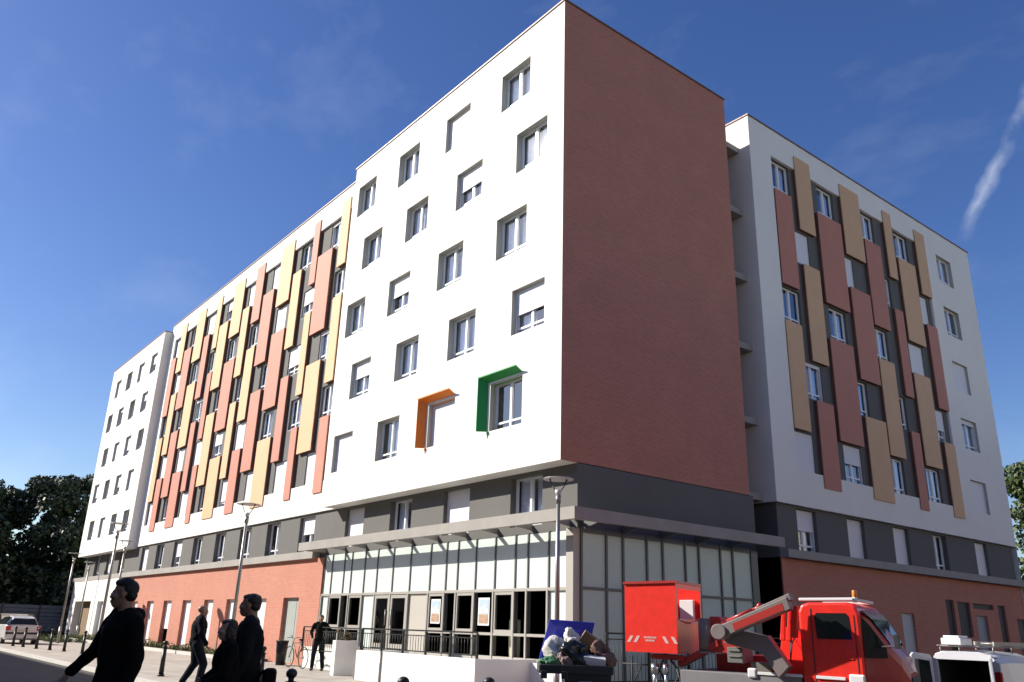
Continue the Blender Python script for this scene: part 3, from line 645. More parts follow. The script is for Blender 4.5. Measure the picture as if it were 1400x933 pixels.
# garden strip
gs = MB(); gs.box(-50, -17.8, -.75, .35, 0, .10); tag(gs.build('garden_soil', mat('soil', (.09, .07, .045), .95, var=.3, scale=5)), kind='structure')
ge = MB(); ge.box(-50.1, -17.7, -.87, -.75, 0, .14); tag(ge.build('garden_kerb', KERB), kind='structure')
gp = MB(); cs = []
for i in range(260):
    x = random.uniform(-50, -18); h = .12 + .22 * abs(noise.noise(Vector((x * .7, 0, 3)))) * 2; cs.append(((x, random.uniform(-.6, .2), .1 + h * .5), .12 + h * .35))
leafcloud(gp, cs, 9000, .045, nm=2)
for i in range(140):
    x = random.choice([-31.6, -24.3, -21.8, -34, -38, -45]) + random.gauss(0, .45); y = random.uniform(-.5, .1); h = random.uniform(.35, .8)
    gp.add([(x - .015, y, .1), (x + .015, y, .1), (x + random.uniform(-.15, .15), y + random.uniform(-.1, .1), .1 + h)], [(0, 1, 2)], 1)
tag(gp.build('garden_plants', [mat('garden_leaf', (.07, .11, .03), .7, var=.3, scale=2), mat('garden_leaf2', (.14, .13, .05), .7)]), 'low green planting strip along the foot of the brick wall', 'planting', kind='stuff')
# grass verge near far wall
gp = MB(); cs = [((random.uniform(-52, -41), random.uniform(-3.0, -1.0), .05), .3) for _ in range(60)]; leafcloud(gp, cs, 3500, .07); tag(gp.build('grass_verge', mat('grass', (.07, .10, .03), .8)), 'strip of grass beside the low beige wall', 'grass', kind='stuff')
lw = MB(); lw.box(-60, -46.5, -3.6, -3.35, -.1, 1.45); lw.box(-60, -46.5, -3.65, -3.3, 1.45, 1.52); tag(lw.build('low_wall', mat('beige_wall', (.24, .21, .18), .9, var=.1, scale=2)), 'low beige wall behind the bollards, right of the white hatchback', 'wall')
fn = empty('board_fence', (-58, -5, 0), 0, 'grey blue board fence under the dark trees on the left', 'fence')
for i in range(9):
    q = MB()
    for k_ in range(7): q.box(0, .03, -16 + i * 2.5, -16 + i * 2.5 + 2.44, .35 + k_ * .27, .35 + k_ * .27 + .235)
    q.build('board_panel', mat('blue_boards', (.10, .115, .15), .8, var=.2, scale=3), fn)
    q = MB(); q.box(.03, .13, -16.05 + i * 2.5, -15.95 + i * 2.5, 0, 2.3); q.build('post', BLACKM, fn)
hs_ = empty('distant_house', (-84, -4, 0), 0, 'small pale house half hidden under the dark trees on the left', 'house')
q = MB(); q.box(-3, 3, -5, 3, 0, 4.2); q.build('wall', mat('cream_house', (.45, .42, .36), .8), hs_); q = MB(); q.prism([(-5.2, 4.2), (-1, 6.2), (3.2, 4.2)], -3.2, 3.2, axis='x'); q.build('roof', mat('house_roof', (.15, .08, .06), .8), hs_)
for y in (-4, -1.4, 1.2):
    q = MB(); q.box(3.0, 3.05, y, y + 1, 1.8, 3.2); q.build('window', mat('house_glass', (.03, .035, .04), .1), hs_)

# unseen block added across the road to cast shade over it
nb = empty('added_shade_building', (0, -21, 0), 0, 'unseen beige apartment block added across the street to shade the road', 'building')
q = MB(); q.box(-75, 34, -9, 0, -.2, 11.6); q.build('wall', mat('beige_render', (.26, .24, .21), .85, var=.1, scale=.6), nb)
q = MB(); q.box(-75.3, 34.3, -9.3, .3, 11.6, 11.8); q.build('roof', CONC, nb)
q = MB()
for i in range(26):
    for k_ in range(4): q.box(-73 + i * 4.1, -71.6 + i * 4.1, 0, .03, 1.2 + k_ * 2.7, 2.6 + k_ * 2.7)
o_ = q.build('windows', mat('nb_glass', (.03, .035, .04), .15), nb); o_['kind'] = 'stuff'
# unseen block added to the east: shades the low sky, bounces warm light
eb = empty('eastern_bounce_block', (32, 25, 0), 0, 'unseen cream block added to the east to shade and warm the side facade', 'building')
q = MB(); q.box(-3, 8, -34, 45, -.6, 5.5); q.build('dark_shade_base', mat('shade_base_brown', (.06, .045, .04), .8), eb)  # dark lower part added to keep bounced light off the low walls
q = MB(); q.box(-3, 8, -34, 45, 5.5, 13); q.build('wall', mat('bounce_cream', (.66, .57, .46), .85, var=.1, scale=.6), eb)
q = MB(); q.box(-3.2, 8.2, -34.2, 45.2, 13, 13.2); q.build('roof', CONC, eb)

# ------------------------------------------------------------------ people
dg_tmp = []
def voxmesh(mb, name, mats, voxel, sm=2, wr=0, wscale=9):
    me0 = bpy.data.meshes.new('t'); me0.from_pydata(mb.v, [], mb.f)
    bm = bmesh.new(); bm.from_mesh(me0); bmesh.ops.remove_doubles(bm, verts=bm.verts, dist=1e-5); bmesh.ops.recalc_face_normals(bm, faces=bm.faces); bm.to_mesh(me0); bm.free()
    o = bpy.data.objects.new('t', me0); COL.objects.link(o)
    r = o.modifiers.new('r', 'REMESH'); r.mode = 'VOXEL'; r.voxel_size = voxel
    s = o.modifiers.new('s', 'SMOOTH'); s.iterations = sm; s.factor = .5
    bpy.context.view_layer.update(); dg = bpy.context.evaluated_depsgraph_get()
    me = bpy.data.meshes.new_from_object(o.evaluated_get(dg)); me.name = name
    bpy.data.objects.remove(o)
    if wr:
        for v in me.vertices:
            c = v.co; n = noise.noise(Vector((c.x * wscale, c.y * wscale, c.z * wscale * .8)) + Vector((3, 1, 7))); n += .5 * noise.noise(c * wscale * 2.3)
            v.co = c + v.normal * (n * wr)
    me.materials.clear()
    for m in mats: me.materials.append(m)
    for p in me.polygons: p.use_smooth = True; p.material_index = 0
    return me
def cap(mb, p0, p1, r0, r1):
    mb.cyl(p0, p1, r0, r1, 14); mb.ell(p0, r0, r0, r0, nu=14, nv=8); mb.ell(p1, r1, r1, r1, nu=14, nv=8)
def chain(mb, pts, rs):
    for a, b, r0, r1 in zip(pts, pts[1:], rs, rs[1:]): cap(mb, a, b, r0, r1)
V = Vector
def person(loc, yaw_, scale, label, pose, skin, top, leg, shoe, hair, hood=False, hairlen='short', female=False, group=None):
    root = empty('person', loc, yaw_, label, 'person', group); root.scale = (scale,) * 3
    P = dict(pelvis=(0, 0, .95), waist=(0, 0, 1.10), chest=(0, -.005, 1.32), neck=(0, .01, 1.48), head=(0, -.015, 1.63), hy=0, tilt=0,
             sr=(-.185, .01, 1.43), er=(-.24, .02, 1.14), wr=(-.25, -.06, .89), sl=(.185, .01, 1.43), el=(.24, .02, 1.14), wl=(.25, -.06, .89),
             hr=(-.09, 0, .92), kr=(-.10, -.03, .50), ar=(-.10, .02, .09), hl=(.09, 0, .92), kl=(.10, -.03, .50), al=(.10, .02, .09))
    P.update(pose); P = {k_: (V(v) if isinstance(v, tuple) else v) for k_, v in P.items()}
    b = MB(); shw = .9 if female else 1
    cap(b, P['pelvis'], P['waist'], .125, .115); cap(b, P['waist'], P['chest'], .115, .14)
    b.ell(P['chest'] + V((0, 0, .02)), .165 * shw, .105, .17)
    chain(b, [P['chest'] + V((0, 0, .1)), P['neck'], P['head'] + V((0, .01, -.03))], [.075, .056, .055])
    for s_ in 'rl':
        chain(b, [P['s' + s_], P['e' + s_], P['w' + s_]], [.052, .040, .028])
        chain(b, [P['h' + s_], P['k' + s_], P['a' + s_]], [.085, .055, .040])
        cap(b, P['a' + s_] + V((0, .02, -.03)), P['a' + s_] + V((0, -.14, -.055)), .035, .028)
        # hand
        d = (P['w' + s_] - P['e' + s_]).normalized(); side = d.cross(V((0, -1, .05))).normalized(); nrm = side.cross(d).normalized()
        if s_ == 'l': pass
        w_ = P['w' + s_]; palm = w_ + d * .05
        R = Matrix((side, nrm, d)).transposed()
        b.ell(palm, .038, .016, .05, R=R)
        for i, (off, L) in enumerate(((-.028, .062), (-.010, .072), (.010, .068), (.027, .054))):
            a = w_ + d * .085 + side * off; dd_ = (d + nrm * .25).normalized(); c = a + dd_ * L * .5; e_ = c + (d + nrm * .85).normalized() * L * .5
            chain(b, [a - d * .02, a, c, e_], [.0095, .0095, .009, .0075])
        ts = -1 if s_ == 'r' else 1
        inn = side * (-.036 if True else .036)
        a = w_ + d * .03 + inn * .8; c = a + (d * .6 + inn.normalized() * .8).normalized() * .035; e_ = c + (d + nrm * .4 + inn.normalized() * .2).normalized() * .032
        chain(b, [a, c, e_], [.012, .011, .009])
    H = Matrix.Translation(P['head']) @ Matrix.Rotation(P['hy'], 4, 'Z') @ Matrix.Rotation(P['tilt'], 4, 'X')
    def he(c, r, jitter=0): b.ell((0, 0, 0), *r, T=H @ Matrix.Translation(V(c)), nu=18, nv=12)
    he((0, .018, .035), (.073, .092, .082)); he((0, -.022, -.02), (.060, .068, .082)); he((0, -.040, -.075), (.042, .045, .036)); he((0, -.062, .018), (.052, .026, .014))
    he((0, -.090, -.012), (.0095, .012, .024)); he((0, -.095, -.026), (.014, .012, .010)); he((-.074, .012, -.008), (.010, .020, .030)); he((.074, .012, -.008), (.010, .020, .030))
    he((0, -.086, -.058), (.024, .010, .007)); he((0, -.084, -.067), (.019, .009, .006)); he((.045, -.055, -.02), (.022, .028, .02)); he((-.045, -.055, -.02), (.022, .028, .02))
    body = child('body', voxmesh(b, 'body', [skin], .0075, 2), root)
    e_ = MB()
    for sx in (-1, 1): e_.ell((0, 0, 0), .012, .010, .008, 0, T=H @ Matrix.Translation(V((sx * .029, -.078, .002)))); e_.ell((0, 0, 0), .005, .004, .005, 1, T=H @ Matrix.Translation(V((sx * .029, -.0865, .002))))
    e_.build('eyes', [mat('eye_white', (.6, .58, .55), .3), mat('iris', (.02, .015, .01), .2)], root)
    if hair is not None:
        h = MB()
        def hh(c, r): h.ell((0, 0, 0), *r, T=H @ Matrix.Translation(V(c)), nu=18, nv=12)
        hh((0, .030, .043), (.0765, .084, .076)); hh((0, .052, .0), (.064, .054, .066)); hh((0, -.010, .076), (.060, .062, .036))
        if hairlen == 'long': hh((0, .055, -.05), (.080, .050, .11)); hh((.062, .02, -.03), (.024, .04, .085)); hh((-.062, .02, -.03), (.024, .04, .085))
        if hairlen == 'full': hh((0, -.022, .085), (.056, .056, .032)); hh((0, .012, .075), (.070, .074, .056))
        me = voxmesh(h, 'hair', [hair], .007, 1, wr=.006, wscale=45); child('hair', me, root)
    # top
    t = MB(); cap(t, P['pelvis'] + V((0, 0, .02)), P['waist'], .150, .140); cap(t, P['waist'], P['chest'], .142, .150)
    t.ell(P['pelvis'] + V((0, 0, -.0)), .175, .135, .11); t.ell(P['chest'] + V((0, 0, .01)), .190 * shw, .128, .18); t.ell(P['waist'], .17 * shw, .13, .2)
    for s_ in 'rl': chain(t, [P['chest'].lerp(P['s' + s_], .5) + V((0, 0, .09)), P['s' + s_] + V((0, 0, -.01)), P['e' + s_], P['w' + s_].lerp(P['e' + s_], .03)], [.075, .076, .060, .044])
    t.cyl(P['neck'] + V((0, .0, -.06)), P['neck'] + V((0, .005, .015)), .085, .070, 16)
    if hood: t.ell(P['neck'] + V((0, .075, -.01)), .115, .075, .07); t.ell(P['neck'] + V((0, -.0, -.02)), .10, .085, .04)
    child('jacket' if not hood else 'hoodie', voxmesh(t, 'jacket', [top], .012, 2, wr=.012), root)
    l = MB(); l.ell(P['pelvis'] + V((0, 0, -.03)), .165, .125, .13)
    for s_ in 'rl': chain(l, [P['h' + s_], P['k' + s_], P['a' + s_] + V((0, 0, .0))], [.105, .078, .062])
    child('trousers', voxmesh(l, 'trousers', [leg], .012, 2, wr=.006), root)
    for s_ in 'rl':
        f = MB(); A = P['a' + s_]; f.ell(A + V((0, .01, -.035)), .048, .065, .052); f.ell(A + V((0, -.10, -.055)), .048, .10, .034); f.ell(A + V((0, -.04, -.068)), .047, .15, .020)
        child('shoe', voxmesh(f, 'shoe', [shoe], .008, 1), root)
    return root
SK1 = mat('skin_tan', (.30, .17, .11), .55); SK2 = mat('skin_light', (.42, .26, .19), .5)
BLK = mat('black_cloth', (.008, .008, .008), .95, spec=.1, bump=.2); NAVY = mat('navy_cloth', (.009, .010, .014), .95, spec=.1, bump=.2); JEAN = mat('dark_jeans', (.012, .015, .022), .9, spec=.1, bump=.2)
CHAR = mat('charcoal_cloth', (.013, .014, .014), .95, spec=.1, bump=.2); HAIRB = mat('black_hair', (.008, .007, .006), .6); HAIRC = mat('brown_hair', (.03, .018, .012), .6); SHOE = mat('shoe_black', (.015, .015, .015), .5)
p1 = person((7.60, -11.95, -.10), .08, 1.10, 'person with short black hair in black hooded sweatshirt with pale chest print, far left', dict(
    head=(-.01, -.03, 1.635), hy=-.55, sr=(-.20, -.01, 1.42), er=(-.28, -.09, 1.19), wr=(-.35, -.22, 1.03), sl=(.20, .02, 1.42), el=(.25, .06, 1.14), wl=(.24, .0, .88),
    kr=(-.12, -.22, .55), ar=(-.14, -.30, .12), kl=(.11, .10, .52), al=(.12, .34, .14)), SK1, BLK, JEAN, SHOE, HAIRB, hood=True, hairlen='full')
q = MB()
for x, z, w_, h in ((-.10, 1.33, .030, .022), (-.055, 1.36, .030, .032), (-.005, 1.355, .040, .026), (.035, 1.325, .030, .036), (-.03, 1.305, .026, .018), (-.10, 1.275, .020, .014), (.01, 1.29, .016, .016)):
    q.ell((x, -.130 + abs(x + .02) * .22, z), w_, .012, h, nu=10, nv=6)
q.build('chest_print', mat('print_grey', (.20, .20, .23), .8), p1)
person((-4.55, -7.1, 0), PI - .25, 1.05, 'bald person in dark jacket and trousers walking away across the sunlit paving', dict(
    head=(0, -.03, 1.62), hy=.2, er=(-.30, -.02, 1.16), wr=(-.33, -.14, .93), el=(.30, .05, 1.15), wl=(.36, .0, .90), kr=(-.10, -.16, .52), ar=(-.10, -.10, .10), kl=(.10, -.02, .53), al=(.11, .16, .16)), SK1, NAVY, JEAN, SHOE, None).scale = (1.25, 1.2, 1.05)
person((6.42, -10.30, -.10), -.45, 1.085, 'tall person with cropped dark hair in a charcoal jacket, right one of the couple', dict(
    head=(0, -.03, 1.63), hy=-.25, er=(-.27, .04, 1.15), wr=(-.24, -.04, .90), el=(.27, .0, 1.14), wl=(.26, -.08, .90)), SK1, CHAR, BLK, SHOE, HAIRC).scale = (1.18, 1.15, 1.085)
person((6.78, -10.66, -.10), -.2, .93, 'shorter person with brown hair in a black coat, left one of the couple', dict(
    head=(0, -.03, 1.62), hy=-.1, er=(-.24, -.06, 1.16), wr=(-.10, -.22, 1.08), el=(.22, -.04, 1.16), wl=(.10, -.22, 1.06)), SK2, BLK, CHAR, SHOE, HAIRC, hairlen='long', female=True)
person((-11.6, -.55, 0), .9, 1.02, 'person in black T-shirt standing by the bicycle, one arm stretched to the railing', dict(
    sr=(-.20, 0, 1.43), er=(-.31, .05, 1.20), wr=(-.22, -.12, 1.02), el=(.34, -.06, 1.25), wl=(.52, -.14, 1.24), hr=(-.1, 0, .92), kr=(-.15, -.04, .5), ar=(-.18, .02, .09), kl=(.14, -.05, .5), al=(.17, .0, .09)), SK1, BLK, JEAN, SHOE, HAIRB)
bag = empty('backpack', (6.56, -10.07, .62), -.45, 'dark backpack behind the taller person of the couple', 'backpack')
q = MB(); q.box(-.15, .15, -.07, .07, 0, .40); q.build('pouch', BLK, bag, bevel=.04); q = MB(); q.box(-.11, .11, .07, .11, .04, .22); q.build('pocket', BLK, bag, bevel=.015)
for x in (-.09, .09): q = MB(); q.tube([(x, -.07, .38), (x, -.12, .30), (x, -.10, .1)], .014, 6); q.build('strap', BLK, bag)

# ------------------------------------------------------------------ bicycle
bk = empty('bicycle', (-13.15, -.62, 0), .05, 'bicycle leaning by the brick wall beside the person in black T-shirt', 'bicycle')
TYRE = mat('tyre', (.02, .02, .02), .8); BF = mat('bike_frame', (.10, .07, .06), .4)
for x in (-.52, .52):
    q = MB(); n = 40
    pts = [(x + .34 * math.cos(2 * PI * i / n), 0, .36 + .34 * math.sin(2 * PI * i / n)) for i in range(n + 1)]; q.tube(pts, .017, 6)
    wl_ = q.build('wheel', TYRE, bk); q = MB()
    for i in range(14): q.cyl((x, 0, .36), (x + .33 * math.cos(i * PI / 7), 0, .36 + .33 * math.sin(i * PI / 7)), .0025, n=4)
    q.cyl((x, -.03, .36), (x, .03, .36), .02, n=10); q.build('spokes', STEEL, wl_)
q = MB(); q.tube([(.52, 0, .36), (.08, 0, .34), (.22, 0, .85), (-.30, 0, .82), (.08, 0, .34)], .016, 8); q.tube([(.22, 0, .85), (.52, 0, .36)], .010, 6); q.tube([(-.27, 0, .95), (-.36, 0, .70), (-.52, 0, .36)], .015, 8); q.build('frame', BF, bk)
q = MB(); q.tube([(-.30, -.27, 1.0), (-.26, -.1, 1.0), (-.27, 0, .97), (-.26, .1, 1.0), (-.30, .27, 1.0)], .013, 6); q.build('handlebar', STEEL, bk)
q = MB(); q.ell((.25, 0, .94), .13, .07, .035); q.cyl((.24, 0, .85), (.25, 0, .92), .013); q.build('saddle', BLK, bk)

# black plant pot
pt = empty('plant_pot', (-15.25, -.25, 0), 0, 'tall black plant pot with dry twigs beside the grey door', 'plant pot')
q = MB(); q.cyl((0, 0, 0), (0, 0, .84), .17, .22, 24); q.cyl((0, 0, .80), (0, 0, .86), .235, .235, 24); q.build('pot', BLACKM, pt)
q = MB()
for i in range(40): a = random.random() * 6.28; r_ = random.random() * .2; q.add([(r_ * math.cos(a), r_ * math.sin(a), .84), (r_ * math.cos(a) + .015, r_ * math.sin(a), .84), (r_ * math.cos(a) * 1.5, r_ * math.sin(a) * 1.5, .9 + random.random() * .15)], [(0, 1, 2)])
q.build('twigs', MATS['dry_plant'], pt)

# ------------------------------------------------------------------ lofted vehicle bodies
def loft(mb, secs, matf, closed_ends=(True, True), axis='x'):
    """secs: [(t, [(s,z)...])] half profiles from bottom centre to top centre, mirrored"""
    rings = []
    for t, pr in secs:
        full = [(s_, z) for s_, z in pr] + [(-s_, z) for s_, z in pr[::-1] if abs(s_) > 1e-6]
        if abs(pr[0][0]) < 1e-6: full = [(s_, z) for s_, z in pr] + [(-s_, z) for s_, z in pr[1:-1][::-1]]
        rings.append([(t, s_, z) if axis == 'x' else (s_, t, z) for s_, z in full])
    n = len(rings[0]); half = len(secs[0][1]) - 1
    for i in range(len(rings) - 1):
        for j in range(n):
            k_ = j if j < half else n - 1 - j
            mb.add([rings[i][j], rings[i][(j + 1) % n], rings[i + 1][(j + 1) % n], rings[i + 1][j]], [(0, 1, 2, 3)], matf(i, k_), False)
    if closed_ends[0]: mb.add(rings[0], [tuple(range(n))], matf(0, -1))
    if closed_ends[1]: mb.add(rings[-1], [tuple(range(n))], matf(len(rings) - 2, -1))
def wheel(root, x, y, r, w_=.18, axis='y'):
    q = MB(); a, b = ((x, y - w_ / 2, r), (x, y + w_ / 2, r)) if axis == 'y' else ((x - w_ / 2, y, r), (x + w_ / 2, y, r)); q.cyl(a, b, r, r, 28); wh = q.build('wheel', TYRE, root, bevel=.02)
    q = MB(); o_ = V(b) - V(a); q.cyl(V(a) - o_ * .03, V(b) + o_ * .03, r * .62, r * .62, 20); q.build('rim', mat('rim', (.35, .35, .36), .4, metal=.6), wh)
CARW = mat('white_car_paint', (.62, .62, .62), .3, coat=.6); CGL = mat('car_glass', (.015, .02, .02), .06); REDL = mat('red_lamp', (.45, .02, .02), .25); BUMP = mat('black_bumper', (.025, .025, .025), .6)
car = empty('car', (-37.0, -5.3, -.02), .06, 'white hatchback parked behind the bollards on the left, seen from the rear', 'car')
# local: rear at x=0, front towards -x
def cs(hw, zb, zs, hr_, zr): return [(0, zb), (hw * .92, zb), (hw, zb + .12), (hw * 1.0, zs), (hw * .96, zs + .04), (hr_, zr - .05), (hr_ * .86, zr), (0, zr + .02)]
secs = [(.02, cs(.76, .32, .86, .66, .92)), (-.05, cs(.83, .28, .92, .72, 1.0)), (-.26, cs(.85, .25, .95, .60, 1.28)), (-.55, cs(.86, .22, .95, .56, 1.41)), (-1.3, cs(.86, .2, .95, .55, 1.46)), (-2.2, cs(.86, .2, .94, .54, 1.42)), (-2.95, cs(.85, .2, .93, .66, 1.02)), (-3.6, cs(.80, .22, .82, .62, .86)), (-3.95, cs(.68, .3, .62, .5, .68))]
q = MB(); loft(q, secs, lambda i, j: 1 if (j == 4 and 1 <= i <= 5) or (i == 5 and j in (5, 6)) or (i in (1, 2) and j in (5, 6) and i < 2) else 0); q.build('body', [CARW, CGL], car, bevel=.01)
q = MB(); q.add([(-.035, -.60, 1.0), (-.035, .60, 1.0), (-.30, .50, 1.31), (-.30, -.50, 1.31)], [(0, 1, 2, 3)]); q.v = [(x + .012, y, z + .012) for x, y, z in q.v]; q.build('rear_window', CGL, car)
q = MB(); q.box(-.06, .06, -.84, .84, .52, .62); q.build('bumper_strip', BUMP, car, bevel=.01)
for s_ in (-1, 1):
    q = MB(); q.box(-.12, .035, s_ * .62 if s_ > 0 else -.84, .84 if s_ > 0 else -.62, .70, .92); q.build('tail_light', REDL, car, bevel=.02)
q = MB(); q.box(.02, .045, -.26, .26, .66, .77); q.build('number_plate', mat('plate', (.55, .52, .38), .5), car)
for x in (-.75, -3.2):
    for y in (-.76, .76): wheel(car, x, y, .29)

# ------------------------------------------------------------------ platform truck
bkt = None; TO = V((5.5, .8, -.42)); RED = mat('red_paint', (.84, .030, .018), .38, coat=.4, var=.16, scale=6); DRED = mat('deep_and_shaded_red', (.40, .03, .025), .4, coat=.3)  # deep red also carries the shade painted on the bonnet
ARM = mat('boom_grey', (.20, .165, .16), .5, var=.1, scale=3); WHT = mat('white_strip', (.75, .75, .75), .5); DK = mat('dark_parts', (.03, .03, .032), .6, var=.3, scale=9); CHR = mat('chrome', (.7, .7, .7), .2, metal=.9)
KN = [(0, 1.2), (2.3, 3.43), (3.81, 4.55), (4.54, 5.11), (5.29, 5.70), (6.74, 6.89), (7.9, 7.9), (8.98, 8.52)]
def fx(x):
    for (a, b), (c, d) in zip(KN, KN[1:]):
        if x <= c: return b + (d - b) * (x - a) / (c - a)
    return KN[-1][1] + (x - KN[-1][0])
def kz(x): return .92 + .08 * max(0, min(1, (x - 2.4) / 5.5))
RZ = math.radians(18); PV = V((7.9, -.2, 0)); TO = V((5.5, .8, -.42))
TOW = PV + Matrix.Rotation(RZ, 3, 'Z') @ (TO - PV); TOW.z = TO.z
tr = empty('platform_truck', TOW, RZ, 'red aerial platform truck with bent grey boom, parked before the side of the building', 'truck')
def tb_(q, nm, mt, par=tr, bevel=.012):
    if nm in ('wheel', 'rim', 'rotator', 'elbow_pin', 'outrigger_ram') and par is not bkt:
        xs__ = [v[0] for v in q.v]; c = (min(xs__) + max(xs__)) / 2; q.v = [(x - c + fx(c), y, z if nm in ('wheel', 'rim') else 1.5 + (z - 1.5) * kz(c)) for x, y, z in q.v]
    else: q.v = [(fx(x), y, (1.5 + (z - 1.5) * kz(x)) if z > .6 else z) for x, y, z in q.v]
    return q.build(nm, mt, par, bevel=bevel, off=TO)
q = MB(); q.box(1.7, 8.3, .35, .55, .30, .52); q.box(1.7, 8.3, 1.05, 1.25, .30, .52); q.box(2.0, 6.0, .55, 1.05, .32, .48); tb_(q, 'chassis', DK)
for x in (3.1, 7.75):
    for y in (.02, 1.58): 
        q = MB(); q.cyl((x, y - .11, -.06), (x, y + .11, -.06), .36, .36, 28); wh = tb_(q, 'wheel', TYRE, bevel=.02); q = MB(); q.cyl((x, y - .115, -.06), (x, y + .115, -.06), .2, .2, 20); tb_(q, 'rim', CHR, wh, 0)
q = MB(); q.box(3.9, 6.7, -.18, 1.75, .52, .84); tb_(q, 'flatbed', mat('bed_grey', (.22, .21, .22), .6, var=.1, scale=2))
q = MB(); q.box(5.75, 6.72, -.20, -.16, .845, .895); q.box(7.0, 7.55, -.235, -.205, .845, .895); tb_(q, 'edge_strip', WHT, bevel=.004)
q = MB(); q.box(7.62, 7.92, -.25, -.12, .78, .95); tb_(q, 'bracket_box', WHT, bevel=.03)
q = MB(); q.box(5.55, 5.75, -.22, -.1, .78, .95); tb_(q, 'bracket_box', WHT, bevel=.03)
# cab
q = MB(); prof = [(6.74, .0), (6.74, 1.95), (6.80, 2.07), (6.95, 2.11), (7.70, 2.11), (7.86, 2.06), (7.93, 1.9), (7.97, .0)]
q.prism(prof, -.205, 1.72); cab = tb_(q, 'cab', RED, bevel=.045)
def rsec(x, hw, zt): return (x, [(0, 0.0), (hw * .95, 0.0), (hw, .12), (hw, min(.95, zt * .7)), (hw * .95, max(1.25, zt - .28) if zt > 1.5 else zt * .9), (hw * .82, zt), (0, zt + .03)])
q = MB(); loft(q, [rsec(7.93, .95, 2.0), rsec(8.20, .86, 1.78), rsec(8.60, .72, 1.40), rsec(8.82, .60, 1.22), rsec(8.98, .45, .98)], lambda i, j: 0)
q.v = [(x, y + .76, z) for x, y, z in q.v]; tb_(q, 'bonnet', DRED, bevel=.02)  # bonnet is the cab's red with its shade painted in
q = MB(); q.add([(7.975, -.10, 1.93), (7.975, 1.60, 1.93), (8.165, 1.50, 1.815), (8.54, 1.35, 1.45), (8.60, 1.28, 1.33), (8.60, .25, 1.33), (8.54, .17, 1.45), (8.165, .02, 1.815)], [tuple(range(8))]); q.v = [(x + .02, y, z + .03) for x, y, z in q.v]; tb_(q, 'windscreen', CGL, bevel=0)
q = MB(); q.add([(7.95, -.17, 1.88), (8.17, -.09, 1.72), (8.50, .06, 1.38), (8.50, .06, 1.22), (7.98, -.17, 1.22)], [(0, 1, 2, 3, 4)]); q.v = [(x + .015, y - .025, z) for x, y, z in q.v]; tb_(q, 'quarter_window', CGL, bevel=0)
q = MB(); q.prism([(7.08, 1.50), (7.05, 1.88), (7.10, 1.93), (7.66, 1.93), (7.71, 1.88), (7.74, 1.50)], -.213, -.203); tb_(q, 'side_window', CGL, bevel=0)
q = MB(); q.box(6.98, 7.0, -.212, -.204, .3, 2.0); q.box(7.80, 7.815, -.212, -.204, .3, 1.9); tb_(q, 'door_gap', DK, bevel=0)
q = MB(); q.box(7.52, 7.72, -.225, -.205, 1.38, 1.41); q.box(7.55, 7.74, -.22, -.205, 1.18, 1.20); tb_(q, 'door_handle', RED, bevel=.004)
q = MB(); q.box(6.76, 7.82, -.16, -.08, 2.14, 2.19); q.box(6.76, 7.82, 1.5, 1.58, 2.14, 2.19); q.box(7.74, 7.82, -.08, 1.5, 2.14, 2.19); tb_(q, 'roof_bar', WHT)
q = MB(); q.cyl((7.84, -.08, 2.11), (7.84, -.08, 2.20), .05, .05, 16, 1); q.cyl((7.84, -.08, 2.20), (7.84, -.08, 2.31), .052, .045, 16, 0); tb_(q, 'beacon', [mat('amber', (.75, .22, .03), .3), WHT], bevel=.005)
q = MB(); q.box(8.86, 8.98, -.40, -.24, 1.38, 1.60); q.cyl((8.3, .0, 1.40), (8.9, -.32, 1.42), .014); tb_(q, 'wing_mirror', BUMP, bevel=.02)
q = MB(); q.box(8.93, 9.0, .45, 1.07, .82, .93, 0); tb_(q, 'grille', DK)
for y in (.28, 1.24): q = MB(); q.ell((8.86, y, .80), .06, .12, .08); tb_(q, 'headlight', mat('headlight', (.5, .5, .5), .1), bevel=0)
# boom
def beam(q, a, b, w_, h, y0=.12, m=0):
    a, b = V((a[0], 0, a[1])), V((b[0], 0, b[1])); d = (b - a).normalized(); n = V((-d.z, 0, d.x)) * h / 2
    q.prism([((a - n).x, (a - n).z), ((a + n).x, (a + n).z), ((b + n).x, (b + n).z), ((b - n).x, (b - n).z)], y0, y0 + w_, m)
q = MB(); q.box(6.02, 6.74, .1, 1.1, .84, 1.12); q.prism([(6.10, 1.12), (6.22, 1.66), (6.30, 1.70), (6.50, 1.45), (6.72, 1.12)], .25, .38); q.prism([(6.10, 1.12), (6.22, 1.66), (6.30, 1.70), (6.50, 1.45), (6.72, 1.12)], .85, .98); tb_(q, 'turret', RED)
q = MB(); beam(q, (5.16, 1.52), (6.10, 1.36), .26, .30, -.40); beam(q, (5.98, 1.44), (6.42, .92), .26, .30, -.402); tb_(q, 'lower_boom', ARM)
q = MB(); beam(q, (5.22, 1.58), (6.72, 2.08), .24, .22, -.70); beam(q, (6.0, 1.93), (6.76, 2.19), .18, .12, -.68); tb_(q, 'upper_boom', ARM)
q = MB(); q.cyl((5.16, -.74, 1.57), (5.16, .2, 1.57), .14, .14, 18); tb_(q, 'elbow_pin', ARM)
q = MB(); beam(q, (5.5, 1.655), (6.6, 2.02), .02, .13, -.705); tb_(q, 'boom_red_reflection', DRED, bevel=0)  # dark red strip paints a red reflection on the boom
q = MB(); q.cyl((5.28, -.5, 1.76), (5.85, -.5, 1.97), .035, .035, 12); q.cyl((5.85, -.5, 1.97), (6.10, -.5, 2.06), .020, .020, 10); q.ell((6.02, -.5, 2.03), .06, .06, .06); tb_(q, 'hydraulic_ram', DRED, bevel=0)
